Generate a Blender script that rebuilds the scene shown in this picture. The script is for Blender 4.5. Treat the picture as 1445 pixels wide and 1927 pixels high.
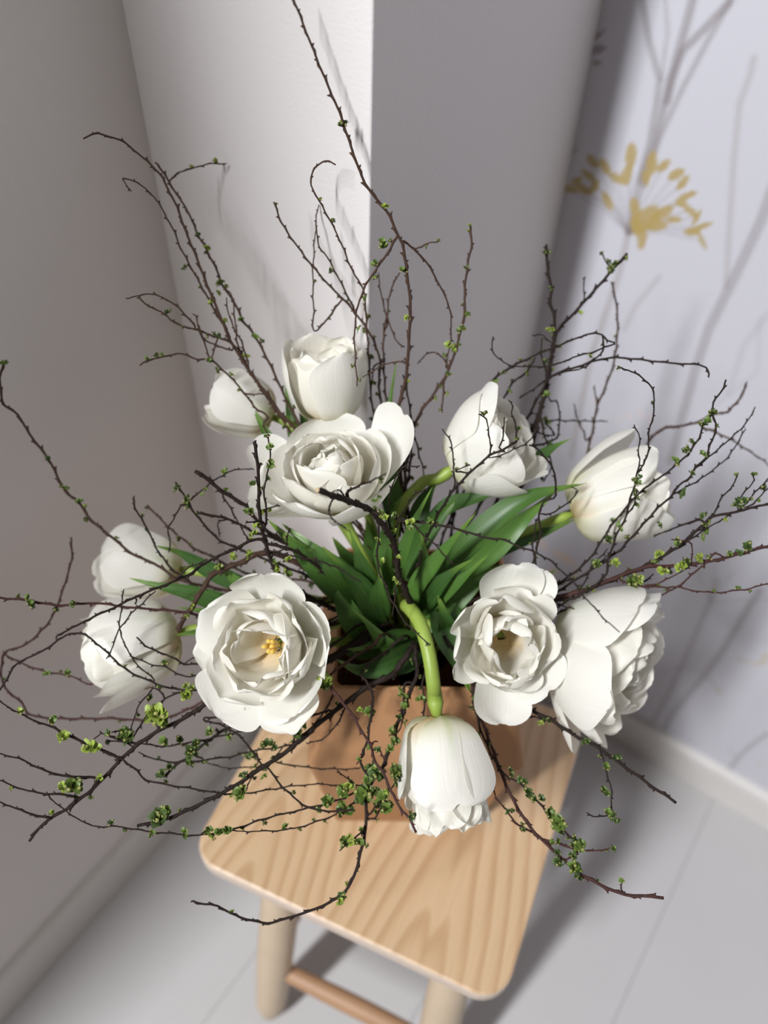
import bpy, math, random
import numpy as np
from mathutils import Vector, Matrix

for o in list(bpy.data.objects):
    bpy.data.objects.remove(o)
SC = bpy.context.scene
COL = SC.collection

# ------------------------------------------------------------------ camera
RIGHT = np.array([0.81655162, 0.57661052, 0.02763623])
UP = np.array([-0.44759332, 0.60216134, 0.6611066])
FWD = np.array([-0.36455955, 0.55219746, -0.74978284])
EYE = np.array([0.0, 0.0, 1.2])
FPX, CX, CY = 1560.0, 722.5, 963.5
cd = bpy.data.cameras.new('camera')
cam = bpy.data.objects.new('camera', cd)
COL.objects.link(cam)
cam.matrix_world = Matrix(((RIGHT[0], UP[0], -FWD[0], EYE[0]), (RIGHT[1], UP[1], -FWD[1], EYE[1]),
                           (RIGHT[2], UP[2], -FWD[2], EYE[2]), (0, 0, 0, 1)))
cd.sensor_fit = 'VERTICAL'
cd.sensor_height = 36.0
cd.lens = FPX / 1927.0 * 36.0
cd.clip_start = 0.02
cd.dof.use_dof = True
cd.dof.focus_distance = 0.50
cd.dof.aperture_fstop = 3.5
SC.camera = cam

# ------------------------------------------------------------------ light
w = bpy.data.worlds.new('room_light')
SC.world = w
w.use_nodes = True
bg = w.node_tree.nodes['Background']
bg.inputs['Color'].default_value = (1.0, 0.91, 0.885, 1)
bg.inputs['Strength'].default_value = 0.105
ld = bpy.data.lights.new('window_daylight', 'AREA')
ld.shape = 'RECTANGLE'
ld.size, ld.size_y = 0.19, 1.3
ld.energy = 178
ld.color = (0.95, 0.97, 1.0)
lo = bpy.data.objects.new('window_daylight', ld)
COL.objects.link(lo)
lo.location = (-0.585, -2.1, 3.25)
lo.rotation_euler = (Vector((-0.25, 0.35, 0.6)) - Vector(lo.location)).to_track_quat('-Z', 'Y').to_euler()
SC.view_settings.view_transform = 'Standard'
SC.view_settings.look = 'None'
SC.view_settings.gamma = 1.0
SC.view_settings.use_curve_mapping = False
SC.view_settings.exposure = 0.0

# ------------------------------------------------------------------ helpers
RND = random.Random(7)


def P(x, y, d):
    """point seen at photo position (x, y) at depth d metres along the view axis"""
    return EYE + (RIGHT * ((x - CX) / FPX) - UP * ((y - CY) / FPX) + FWD) * d


def project(p):
    q = np.asarray(p) - EYE
    d = q @ FWD
    return CX + FPX * (q @ RIGHT) / d, CY - FPX * (q @ UP) / d, d


def mesh(name, verts, faces, mat=None, uvs=None, smooth=True):
    me = bpy.data.meshes.new(name)
    me.from_pydata([tuple(v) for v in verts], [], faces)
    if uvs is not None:
        ul = me.uv_layers.new(name='UVMap')
        idx = np.empty(len(me.loops), dtype=np.int32)
        me.loops.foreach_get('vertex_index', idx)
        ul.data.foreach_set('uv', np.asarray(uvs, dtype=np.float32)[idx].ravel())
    if smooth:
        me.polygons.foreach_set('use_smooth', [True] * len(me.polygons))
    if mat:
        me.materials.append(mat)
    me.update()
    return me


def obj(name, me, parent=None, loc=(0, 0, 0)):
    o = bpy.data.objects.new(name, me)
    COL.objects.link(o)
    o.location = loc
    if parent:
        o.parent = parent
    return o


def tag(o, label=None, cat=None, group=None, kind=None):
    if label: o['label'] = label
    if cat: o['category'] = cat
    if group: o['group'] = group
    if kind: o['kind'] = kind
    return o


def empty(name, loc, rz=0.0):
    o = bpy.data.objects.new(name, None)
    COL.objects.link(o)
    o.empty_display_size = 0.02
    o.location = tuple(loc)
    o.rotation_euler = (0, 0, rz)
    return o


def box_data(x0, x1, y0, y1, z0, z1):
    v = [(x0, y0, z0), (x1, y0, z0), (x1, y1, z0), (x0, y1, z0), (x0, y0, z1), (x1, y0, z1), (x1, y1, z1), (x0, y1, z1)]
    f = [(0, 3, 2, 1), (4, 5, 6, 7), (0, 1, 5, 4), (1, 2, 6, 5), (2, 3, 7, 6), (3, 0, 4, 7)]
    return v, f


def box(name, b, mat, parent=None, bevel=0.0):
    v, f = box_data(*b)
    o = obj(name, mesh(name, v, f, mat, smooth=False), parent)
    if bevel:
        m = o.modifiers.new('bevel', 'BEVEL')
        m.width = bevel
        m.segments = 3
    return o


def catmull(pts, step):
    """smooth 3D curve through pts, resampled about every step metres"""
    p = np.asarray(pts, float)
    if len(p) == 2:
        n = max(2, int(np.linalg.norm(p[1] - p[0]) / step))
        return p[0] + (p[1] - p[0]) * np.linspace(0, 1, n + 1)[:, None]
    e = np.vstack([2 * p[0] - p[1], p, 2 * p[-1] - p[-2]])
    out = []
    for i in range(1, len(e) - 2):
        a, b, c, d = e[i - 1:i + 3]
        n = max(1, int(np.linalg.norm(c - b) / step))
        t = np.linspace(0, 1, n + 1)[:-1, None]
        out.append(0.5 * (2 * b + (c - a) * t + (2 * a - 5 * b + 4 * c - d) * t ** 2 + (3 * b - a - 3 * c + d) * t ** 3))
    out.append(p[-1:])
    return np.vstack(out)


def norm(v):
    v = np.asarray(v, float)
    return v / max(1e-9, np.linalg.norm(v))


def tube_data(path, rad, sides=6):
    n = len(path)
    tang = np.gradient(path, axis=0)
    tang /= np.maximum(1e-9, np.linalg.norm(tang, axis=1))[:, None]
    ref = norm(np.cross(tang[0], [0.31, 0.52, 0.79]))
    V, F = [], []
    a = np.linspace(0, 2 * math.pi, sides, endpoint=False)
    for i in range(n):
        ref = norm(ref - tang[i] * (ref @ tang[i]))
        bi = np.cross(tang[i], ref)
        for k in a:
            V.append(path[i] + (ref * math.cos(k) + bi * math.sin(k)) * rad[i])
    for i in range(n - 1):
        for k in range(sides):
            k2 = (k + 1) % sides
            F.append((i * sides + k, i * sides + k2, (i + 1) * sides + k2, (i + 1) * sides + k))
    F.append(tuple(range(sides))[::-1])
    F.append(tuple((n - 1) * sides + k for k in range(sides)))
    return V, F


# ------------------------------------------------------------------ materials
def new_mat(name):
    m = bpy.data.materials.new(name)
    m.use_nodes = True
    nt = m.node_tree
    return m, nt, nt.nodes['Principled BSDF']


def node(nt, t, **kw):
    n = nt.nodes.new(t)
    for k, v in kw.items():
        if k in n.inputs:
            n.inputs[k].default_value = v
        else:
            setattr(n, k, v)
    return n


def plain(name, col, rough=0.6, noise=0.0, scale=8.0, bump=0.0, bscale=60.0):
    m, nt, p = new_mat(name)
    p.inputs['Base Color'].default_value = (*col, 1)
    p.inputs['Roughness'].default_value = rough
    tc = node(nt, 'ShaderNodeTexCoord')
    if noise:
        n = node(nt, 'ShaderNodeTexNoise', Scale=scale, Detail=4.0)
        nt.links.new(tc.outputs['Object'], n.inputs['Vector'])
        r = node(nt, 'ShaderNodeMapRange')
        r.inputs['To Min'].default_value = 1 - noise
        r.inputs['To Max'].default_value = 1 + noise
        nt.links.new(n.outputs['Fac'], r.inputs['Value'])
        mx = node(nt, 'ShaderNodeVectorMath', operation='SCALE')
        mx.inputs[0].default_value = col
        nt.links.new(r.outputs['Result'], mx.inputs['Scale'])
        nt.links.new(mx.outputs['Vector'], p.inputs['Base Color'])
    if bump:
        n2 = node(nt, 'ShaderNodeTexNoise', Scale=bscale, Detail=3.0)
        nt.links.new(tc.outputs['Object'], n2.inputs['Vector'])
        b = node(nt, 'ShaderNodeBump', Strength=bump, Distance=0.002)
        nt.links.new(n2.outputs['Fac'], b.inputs['Height'])
        nt.links.new(b.outputs['Normal'], p.inputs['Normal'])
    return m


WALL = plain('wall_paint', (0.72, 0.685, 0.67), 0.85, 0.012, 5, 0.12, 420)
TRIM = plain('trim_paint', (0.66, 0.635, 0.61), 0.45, 0.01)
FLOORM = plain('floor_paint', (0.50, 0.485, 0.48), 0.42, 0.05, 6, 0.05, 90)
KRAFT = plain('kraft_card', (0.42, 0.215, 0.095), 0.75, 0.10, 14, 0.15, 160)
DARK = plain('vase_inside', (0.10, 0.06, 0.035), 0.9)
LEGM = plain('pale_wood', (0.58, 0.45, 0.31), 0.5, 0.10, 18)
EDGEM = plain('bare_wood_edge', (0.60, 0.49, 0.40), 0.6, 0.08, 40)
RUNGM = plain('brown_wood', (0.40, 0.23, 0.125), 0.5, 0.10, 18)
STEMG = plain('tulip_stem', (0.25, 0.34, 0.055), 0.45, 0.12, 30)
BARK = plain('bark', (0.020, 0.012, 0.009), 0.7, 0.25, 90, 0.5, 500)
BARKR = plain('reddish_bark', (0.050, 0.020, 0.016), 0.6, 0.25, 90, 0.4, 500)
BARKP = plain('pale_bark', (0.055, 0.030, 0.020), 0.7, 0.25, 60, 0.4, 300)
for b_ in (BARK, BARKR, BARKP):
    b_.node_tree.nodes['Principled BSDF'].inputs['Specular IOR Level'].default_value = 0.2
CUT = plain('cut_wood', (0.45, 0.33, 0.20), 0.8)
STAMEN = plain('pollen', (0.72, 0.48, 0.10), 0.8, 0.2, 200)
BUDS = [plain('leaf_dark_green', (0.05, 0.085, 0.018), 0.5, 0.25, 150),
        plain('leaf_mid_green', (0.105, 0.165, 0.028), 0.5, 0.25, 150),
        plain('leaf_lime', (0.25, 0.33, 0.05), 0.5, 0.2, 150)]
BUDN = plain('bud_pale', (0.27, 0.27, 0.08), 0.5, 0.2, 200)


def petal_material(name, base, inner, green):
    m, nt, p = new_mat(name)
    uv = node(nt, 'ShaderNodeUVMap')
    sep = node(nt, 'ShaderNodeSeparateXYZ')
    nt.links.new(uv.outputs['UV'], sep.inputs['Vector'])
    ramp = node(nt, 'ShaderNodeValToRGB')
    e = ramp.color_ramp.elements
    e[0].position, e[0].color = 0.0, (*inner, 1)
    e[1].position, e[1].color = 0.40, (*base, 1)
    nt.links.new(sep.outputs['Y'], ramp.inputs['Fac'])
    # fine length-wise veins
    mp = node(nt, 'ShaderNodeMapping')
    mp.inputs['Scale'].default_value = (34, 1.6, 1)
    nt.links.new(uv.outputs['UV'], mp.inputs['Vector'])
    nz = node(nt, 'ShaderNodeTexNoise', Scale=1.0, Detail=3.0)
    nt.links.new(mp.outputs['Vector'], nz.inputs['Vector'])
    # green flame on the mid rib
    ma = node(nt, 'ShaderNodeMath', operation='SUBTRACT')
    ma.inputs[1].default_value = 0.5
    nt.links.new(sep.outputs['X'], ma.inputs[0])
    ab = node(nt, 'ShaderNodeMath', operation='ABSOLUTE')
    nt.links.new(ma.outputs[0], ab.inputs[0])
    mr = node(nt, 'ShaderNodeMapRange')
    mr.inputs['From Min'].default_value = 0.105
    mr.inputs['From Max'].default_value = 0.0
    nt.links.new(ab.outputs[0], mr.inputs['Value'])
    r2 = node(nt, 'ShaderNodeValToRGB')
    q = r2.color_ramp.elements
    q[0].position, q[0].color = 0.0, (1, 1, 1, 1)
    q[1].position, q[1].color = 0.62, (0, 0, 0, 1)
    nt.links.new(sep.outputs['Y'], r2.inputs['Fac'])
    mm = node(nt, 'ShaderNodeMath', operation='MULTIPLY')
    nt.links.new(mr.outputs['Result'], mm.inputs[0])
    nt.links.new(r2.outputs['Color'], mm.inputs[1])
    m3 = node(nt, 'ShaderNodeMath', operation='MULTIPLY')
    m3.inputs[1].default_value = green
    nt.links.new(mm.outputs[0], m3.inputs[0])
    mix = node(nt, 'ShaderNodeMix', data_type='RGBA')
    nt.links.new(m3.outputs[0], mix.inputs['Factor'])
    nt.links.new(ramp.outputs['Color'], mix.inputs[6])
    mix.inputs[7].default_value = (0.42, 0.52, 0.10, 1)
    nt.links.new(mix.outputs[2], p.inputs['Base Color'])
    p.inputs['Roughness'].default_value = 0.5
    b = node(nt, 'ShaderNodeBump', Strength=0.22, Distance=0.0012)
    nt.links.new(nz.outputs['Fac'], b.inputs['Height'])
    nt.links.new(b.outputs['Normal'], p.inputs['Normal'])
    tr = node(nt, 'ShaderNodeBsdfTranslucent')
    nt.links.new(mix.outputs[2], tr.inputs['Color'])
    ms = node(nt, 'ShaderNodeMixShader', Fac=0.36)
    out = nt.nodes['Material Output']
    nt.links.new(p.outputs[0], ms.inputs[1])
    nt.links.new(tr.outputs[0], ms.inputs[2])
    nt.links.new(ms.outputs[0], out.inputs['Surface'])
    return m


PETAL = petal_material('petal_white', (0.885, 0.86, 0.775), (0.70, 0.50, 0.20), 0.2)
PETAL_OUT = petal_material('petal_white_outer', (0.885, 0.868, 0.80), (0.72, 0.70, 0.40), 0.6)


def leaf_material():
    m, nt, p = new_mat('tulip_leaf')
    uv = node(nt, 'ShaderNodeUVMap')
    mp = node(nt, 'ShaderNodeMapping')
    mp.inputs['Scale'].default_value = (22, 1.2, 1)
    nt.links.new(uv.outputs['UV'], mp.inputs['Vector'])
    nz = node(nt, 'ShaderNodeTexNoise', Scale=1.0, Detail=3.0)
    nt.links.new(mp.outputs['Vector'], nz.inputs['Vector'])
    oi = node(nt, 'ShaderNodeObjectInfo')
    add = node(nt, 'ShaderNodeMath', operation='MULTIPLY_ADD')
    add.inputs[1].default_value = 0.55
    nt.links.new(oi.outputs['Random'], add.inputs[0])
    nt.links.new(nz.outputs['Fac'], add.inputs[2])
    ramp = node(nt, 'ShaderNodeValToRGB')
    e = ramp.color_ramp.elements
    e[0].position, e[0].color = 0.25, (0.014, 0.050, 0.012, 1)
    e[1].position, e[1].color = 1.05, (0.085, 0.185, 0.032, 1)
    nt.links.new(add.outputs[0], ramp.inputs['Fac'])
    sep = node(nt, 'ShaderNodeSeparateXYZ')
    nt.links.new(uv.outputs['UV'], sep.inputs['Vector'])
    r2 = node(nt, 'ShaderNodeMapRange')
    r2.inputs['From Min'].default_value = 0.72
    r2.inputs['From Max'].default_value = 1.05
    r2.inputs['To Max'].default_value = 0.75
    nt.links.new(sep.outputs['Y'], r2.inputs['Value'])
    mix = node(nt, 'ShaderNodeMix', data_type='RGBA')
    nt.links.new(r2.outputs['Result'], mix.inputs['Factor'])
    nt.links.new(ramp.outputs['Color'], mix.inputs[6])
    mix.inputs[7].default_value = (0.22, 0.34, 0.05, 1)
    nt.links.new(mix.outputs[2], p.inputs['Base Color'])
    p.inputs['Roughness'].default_value = 0.42
    tr = node(nt, 'ShaderNodeBsdfTranslucent')
    nt.links.new(mix.outputs[2], tr.inputs['Color'])
    ms = node(nt, 'ShaderNodeMixShader', Fac=0.18)
    out = nt.nodes['Material Output']
    nt.links.new(p.outputs[0], ms.inputs[1])
    nt.links.new(tr.outputs[0], ms.inputs[2])
    nt.links.new(ms.outputs[0], out.inputs['Surface'])
    return m


LEAF = leaf_material()


def seat_material():
    """plain-sawn ash: nested arches along the board, from a field of leaning cones"""
    m, nt, p = new_mat('seat_wood')
    tc = node(nt, 'ShaderNodeTexCoord')
    sep = node(nt, 'ShaderNodeSeparateXYZ')
    nt.links.new(tc.outputs['Object'], sep.inputs['Vector'])

    def M(op, a, b=None, c=None):
        n = node(nt, 'ShaderNodeMath', operation=op)
        for i, s in enumerate((a, b, c)):
            if s is None: continue
            if isinstance(s, (int, float)): n.inputs[i].default_value = s
            else: nt.links.new(s, n.inputs[i])
        return n.outputs[0]
    mp = node(nt, 'ShaderNodeMapping')
    mp.inputs['Scale'].default_value = (16, 4.2, 1)
    nt.links.new(tc.outputs['Object'], mp.inputs['Vector'])
    wob = node(nt, 'ShaderNodeTexNoise', Scale=1.0, Detail=2.0)
    nt.links.new(mp.outputs['Vector'], wob.inputs['Vector'])
    fs = []
    for uc, e, k, mm, off in ((0.063, 0.012, 1.0, 0.17, 0.0), (-0.093, 0.008, 1.0, 0.21, 0.004), (0.082, 0.010, 1.0, 0.16, 0.001)):
        du = M('SUBTRACT', sep.outputs['X'], uc)
        h = M('SQRT', M('ADD', M('MULTIPLY', du, du), e * e))
        fs.append(M('ADD', M('MULTIPLY_ADD', sep.outputs['Y'], mm, h), off))
    F = M('MINIMUM', M('MINIMUM', fs[0], fs[1]), fs[2])
    F = M('ADD', F, M('MULTIPLY_ADD', wob.outputs['Fac'], 0.022, -0.011))
    fr = M('FRACT', M('MULTIPLY', F, 76.0))
    ramp = node(nt, 'ShaderNodeValToRGB')
    r = ramp.color_ramp
    r.elements[0].position, r.elements[0].color = 0.0, (0.563, 0.399, 0.244, 1)
    r.elements[1].position, r.elements[1].color = 1.0, (0.546, 0.382, 0.227, 1)
    for pos, c in ((0.45, (0.538, 0.370, 0.214)), (0.78, (0.403, 0.239, 0.118)), (0.90, (0.437, 0.269, 0.139))):
        el = r.elements.new(pos)
        el.color = (*c, 1)
    nt.links.new(fr, ramp.inputs['Fac'])
    mp2 = node(nt, 'ShaderNodeMapping')
    mp2.inputs['Scale'].default_value = (420, 14, 1)
    nt.links.new(tc.outputs['Object'], mp2.inputs['Vector'])
    fine = node(nt, 'ShaderNodeTexNoise', Scale=1.0, Detail=3.0)
    nt.links.new(mp2.outputs['Vector'], fine.inputs['Vector'])
    rr = node(nt, 'ShaderNodeMapRange')
    rr.inputs['To Min'].default_value = 0.90
    rr.inputs['To Max'].default_value = 1.10
    nt.links.new(fine.outputs['Fac'], rr.inputs['Value'])
    broad = node(nt, 'ShaderNodeTexNoise', Scale=9.0, Detail=1.0)
    nt.links.new(tc.outputs['Object'], broad.inputs['Vector'])
    mixp = node(nt, 'ShaderNodeMix', data_type='RGBA')
    rb = node(nt, 'ShaderNodeMapRange')
    rb.inputs['To Max'].default_value = 0.75
    nt.links.new(broad.outputs['Fac'], rb.inputs['Value'])
    nt.links.new(rb.outputs['Result'], mixp.inputs['Factor'])
    nt.links.new(ramp.outputs['Color'], mixp.inputs[6])
    mixp.inputs[7].default_value = (0.554, 0.386, 0.231, 1)
    sc = node(nt, 'ShaderNodeVectorMath', operation='SCALE')
    nt.links.new(mixp.outputs[2], sc.inputs[0])
    nt.links.new(rr.outputs['Result'], sc.inputs['Scale'])
    nt.links.new(sc.outputs['Vector'], p.inputs['Base Color'])
    p.inputs['Roughness'].default_value = 0.42
    return m


SEATM = seat_material()

# ------------------------------------------------------------------ the setting
XL, YP, XP, YF = -0.4875, 0.4025, -0.2862, 0.724
tag(box('wall_left', (XL - 0.12, XL, -0.90, YP + 0.02, 0, 2.6), WALL), kind='structure')
tag(box('wall_pillar', (XL - 0.12, XP, YP, YF + 0.1, 0, 2.6), WALL, bevel=0.0015), kind='structure')


def planks():
    root = box('floor', (-2.2, 2.0, -2.6, YF + 0.1, -0.06, -0.018), FLOORM)
    tag(root, kind='structure')
    v, f = box_data(-0.1042, 0.1042, -2.6, YF + 0.1, -0.018, 0.0)
    me = mesh('plank', v, f, FLOORM, smooth=False)
    x = 0.143 + 0.1044 - 0.2088 * 11
    for i in range(21):
        o = obj('plank', me, root, (x + 0.2088 * i, 0, -0.00015 * (i % 3)))
        m = o.modifiers.new('bevel', 'BEVEL')
        m.width = 0.0006
        m.segments = 2


planks()


def baseboard(name, a, b, nrm, h, t=0.012):
    """a profiled board from a to b; nrm points into the room"""
    prof = [(0, 0), (t, 0), (t, h - 0.012), (t - 0.002, h - 0.004), (t - 0.006, h), (0, h)]
    V, F = [], []
    for e in (a, b):
        for q, z in prof:
            V.append((e[0] + nrm[0] * q, e[1] + nrm[1] * q, z))
    k = len(prof)
    for i in range(k):
        j = (i + 1) % k
        F.append((i, j, k + j, k + i))
    F += [tuple(range(k))[::-1], tuple(range(k, 2 * k))]
    return tag(obj(name, mesh(name, V, F, TRIM, smooth=False)), kind='structure')


baseboard('baseboard_left', (XL, -0.90), (XL, YP), (1, 0), 0.086)
baseboard('baseboard_front', (XL + 0.012, YP), (XP, YP), (0, -1), 0.075)
baseboard('baseboard_right', (XP, YP), (XP, YF), (1, 0), 0.072)
baseboard('baseboard_far', (XP + 0.012, YF), (2.0, YF), (0, -1), 0.072)


def wallpaper():
    """far wall; the print (soft stems, seed heads) is flat colour on the paper, kept per vertex"""
    def W(x, y):
        r = RIGHT * ((x - CX) / FPX) - UP * ((y - CY) / FPX) + FWD
        p = EYE + r * (YF / r[1])
        return np.array([p[0], p[2]])
    xs = np.linspace(-0.31, 0.50, 325)
    zs = np.linspace(0.0, 1.25, 500)
    X, Z = np.meshgrid(xs, zs)
    base = np.array([0.56, 0.555, 0.60])
    C = np.ones(X.shape + (3,)) * base
    C *= (1 + 0.02 * np.sin(X * 7 + 1) * np.sin(Z * 5))[..., None]

    def stroke(pts, wpx, col, op):
        pts = [W(*p) for p in pts]
        d = np.full(X.shape, 9.0)
        for a, b in zip(pts, pts[1:]):
            ab = b - a
            t = np.clip(((X - a[0]) * ab[0] + (Z - a[1]) * ab[1]) / max(1e-9, ab @ ab), 0, 1)
            d = np.minimum(d, np.hypot(X - a[0] - ab[0] * t, Z - a[1] - ab[1] * t))
        r = wpx * 0.00036
        k = np.clip((r + 0.0016 - d) / 0.0032, 0, 1) * op
        C[:] = C * (1 - k[..., None]) + np.array(col) * k[..., None]

    def blob(x, y, l, wd, ang, col, op):
        c = W(x, y)
        dx = W(x + math.cos(math.radians(ang)) * 10, y - math.sin(math.radians(ang)) * 10) - c
        u = dx / np.linalg.norm(dx)
        a = (X - c[0]) * u[0] + (Z - c[1]) * u[1]
        b = -(X - c[0]) * u[1] + (Z - c[1]) * u[0]
        q = np.hypot(a / (l * 0.00052), b / (wd * 0.00042))
        k = np.clip((1.15 - q) / 0.3, 0, 1) * op
        C[:] = C * (1 - k[..., None]) + np.array(col) * k[..., None]
    gray, tan, yel, pch, mauve = (0.20, 0.17, 0.17), (0.26, 0.21, 0.18), (0.40, 0.29, 0.085), (0.74, 0.53, 0.36), (0.22, 0.12, 0.13)
    for pts, wd, col, op in (
            ([(1182, 440), (1205, 330), (1222, 270), (1236, 190), (1241, 150), (1222, 80), (1208, 0)], 8, gray, .5),
            ([(1205, 340), (1232, 270), (1262, 150), (1285, 95), (1330, 50), (1372, 5)], 9, gray, .55),
            ([(1210, 350), (1243, 255), (1285, 165), (1330, 80), (1375, 0)], 7, gray, .45),
            ([(1255, 190), (1272, 113), (1290, 50), (1303, 0)], 10, gray, .55),
            ([(1244, 150), (1256, 60), (1252, 0)], 5, gray, .35),
            ([(1182, 440), (1166, 510), (1150, 560), (1112, 670), (1092, 770), (1075, 860)], 9, tan, .4),
            ([(1418, 110), (1412, 140), (1391, 196), (1380, 309), (1371, 450), (1366, 540)], 7, tan, .32),
            ([(1460, 340), (1430, 420), (1385, 515), (1334, 618), (1310, 690), (1285, 780), (1262, 870)], 13, gray, .42),
            ([(1056, 299), (1084, 281)], 6, gray, .3), ([(1241, 520), (1195, 577), (1175, 620)], 7, tan, .28),
            ([(1445, 590), (1400, 650), (1370, 740)], 8, gray, .15), ([(1430, 600), (1425, 700), (1350, 760)], 6, gray, .12),
            ([(1350, 1090), (1336, 1133), (1310, 1190), (1283, 1253), (1250, 1320), (1205, 1400)], 9, gray, .34),
            ([(1430, 1110), (1408, 1145), (1363, 1220), (1326, 1270), (1263, 1345), (1235, 1400)], 11, gray, .42),
            ([(1336, 1133), (1310, 1070)], 4, gray, .22), ([(1336, 1133), (1345, 1060)], 4, gray, .22), ([(1336, 1133), (1380, 1075)], 4, gray, .22),
            ([(1336, 1133), (1410, 1130), (1445, 1128)], 4, gray, .2),
            ([(1445, 1380), (1410, 1405), (1387, 1428), (1371, 1450)], 8, gray, .42), ([(1387, 1428), (1372, 1408)], 5, gray, .25),
            ([(1326, 1270), (1290, 1256), (1240, 1262)], 4, tan, .25), ([(1326, 1270), (1355, 1300)], 6, tan, .3)):
        stroke(pts, wd, col, op)
    cen = (1182, 438)
    heads = [(1115, 304, 14, 10, 130), (1138, 314, 17, 11, 120), (1107, 330, 17, 9, 140), (1071, 356, 18, 9, 170), (1098, 356, 17, 10, 150), (1085, 340, 12, 8, 20),
             (1143, 378, 19, 10, 115), (1187, 293, 22, 13, 85), (1179, 330, 19, 12, 75), (1160, 335, 14, 10, 150), (1226, 308, 22, 11, 80), (1215, 335, 14, 9, 100),
             (1248, 312, 15, 9, 40), (1272, 328, 16, 10, 30), (1285, 344, 16, 8, 50), (1293, 368, 18, 7, 20), (1298, 396, 15, 8, -40), (1120, 350, 14, 9, 60),
             (1195, 392, 20, 12, 100), (1215, 412, 32, 20, 45), (1246, 402, 24, 12, 35), (1208, 449, 22, 11, 80), (1196, 425, 20, 12, 100), (1236, 425, 20, 12, 10),
             (1268, 413, 14, 8, 0), (1318, 427, 22, 6, 20), (1310, 410, 16, 6, 60), (1320, 452, 20, 5, -65), (1302, 436, 14, 9, 0), (1281, 382, 10, 8, 0)]
    for h in heads:
        stroke([cen, ((cen[0] + h[0]) / 2 + 3, (cen[1] + h[1]) / 2 - 6), h[:2]], 3, gray, .3)
    for h in heads:
        blob(*h, yel, .85)
    for h in ((1108, 62, 16, 6, 55), (1125, 66, 13, 5, 40), (1121, 94, 18, 8, 12), (1123, 118, 8, 5, 0), (1098, 70, 12, 5, 60)):
        blob(*h, mauve, .6)
    for h in ((1062, 1050, 34, 18, -30), (1018, 1022, 26, 12, -40), (1040, 1075, 20, 12, 20), (1085, 1075, 18, 10, 30)):
        blob(*h, pch, .55)
    for h in ((1185, 785, 12, 6, 80), (1205, 778, 14, 5, 85), (1222, 785, 12, 5, 100), (1165, 790, 12, 4, 60)):
        blob(*h, (0.72, 0.56, 0.52), .4)
    for h in ((1400, 1243, 20, 6, -10), (1432, 1247, 20, 9, 10), (1440, 1236, 16, 9, 50), (1350, 1300, 12, 7, -60), (1428, 1440, 9, 6, 0)):
        blob(*h, (0.55, 0.45, 0.28), .55)
    nx, nz = len(xs), len(zs)
    V = np.stack([X.ravel(), np.full(X.size, YF), Z.ravel()], 1)
    i = np.arange(nx - 1)[None, :] + np.arange(nz - 1)[:, None] * nx
    F = np.stack([i, i + 1, i + 1 + nx, i + nx], -1).reshape(-1, 4).tolist()
    n = len(V)
    # plain remainder of the wall, and its back
    ex = [(0.50, YF, 0), (2.0, YF, 0), (2.0, YF, 2.6), (0.50, YF, 1.25), (-0.31, YF, 2.6), (-0.31, YF, 1.25)]
    V = np.vstack([V, ex])
    F += [[n, n + 1, n + 2, n + 3], [n + 5, n + 3, n + 2, n + 4]]
    m, nt, p = new_mat('printed_wallpaper')
    at = node(nt, 'ShaderNodeVertexColor', layer_name='print')
    nt.links.new(at.outputs['Color'], p.inputs['Base Color'])
    p.inputs['Roughness'].default_value = 0.7
    me = mesh('wall_far', V, F, m, smooth=False)
    ca = me.color_attributes.new('print', 'FLOAT_COLOR', 'POINT')
    cols = np.ones((len(V), 4), np.float32)
    cols[:, :3] = base
    cols[:n, :3] = C.reshape(-1, 3)
    ca.data.foreach_set('color', cols.ravel())
    tag(obj('wall_far', me), kind='structure')


wallpaper()

# ------------------------------------------------------------------ stool
SA = math.radians(12.0)
SU = np.array([math.cos(SA), math.sin(SA), 0])
SV = np.array([-math.sin(SA), math.cos(SA), 0])
SLF = np.array([-0.2709, 0.1200, 0.45])
SW, SD = 0.291, 0.272


def rounded_slab(w_, d_, r, z0, z1, ch=0.003, seg=7):
    def ring(inset, z):
        out = []
        for cx, cy, a0 in ((w_ / 2 - r, d_ / 2 - r, 0), (-w_ / 2 + r, d_ / 2 - r, 90), (-w_ / 2 + r, -d_ / 2 + r, 180), (w_ / 2 - r, -d_ / 2 + r, 270)):
            for k in range(seg + 1):
                a = math.radians(a0 + 90 * k / seg)
                out.append((cx + (r - inset) * math.cos(a), cy + (r - inset) * math.sin(a), z))
        return out
    rings = [ring(ch, z0), ring(0, z0 + ch), ring(0, z1 - ch), ring(ch * 0.3, z1 - ch * 0.3), ring(ch, z1)]
    n = len(rings[0])
    V = [p for r_ in rings for p in r_]
    F = []
    for i in range(len(rings) - 1):
        for k in range(n):
            k2 = (k + 1) % n
            F.append((i * n + k, i * n + k2, (i + 1) * n + k2, (i + 1) * n + k))
    F += [tuple(range(n))[::-1], tuple(range((len(rings) - 1) * n, len(rings) * n))]
    return V, F


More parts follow.
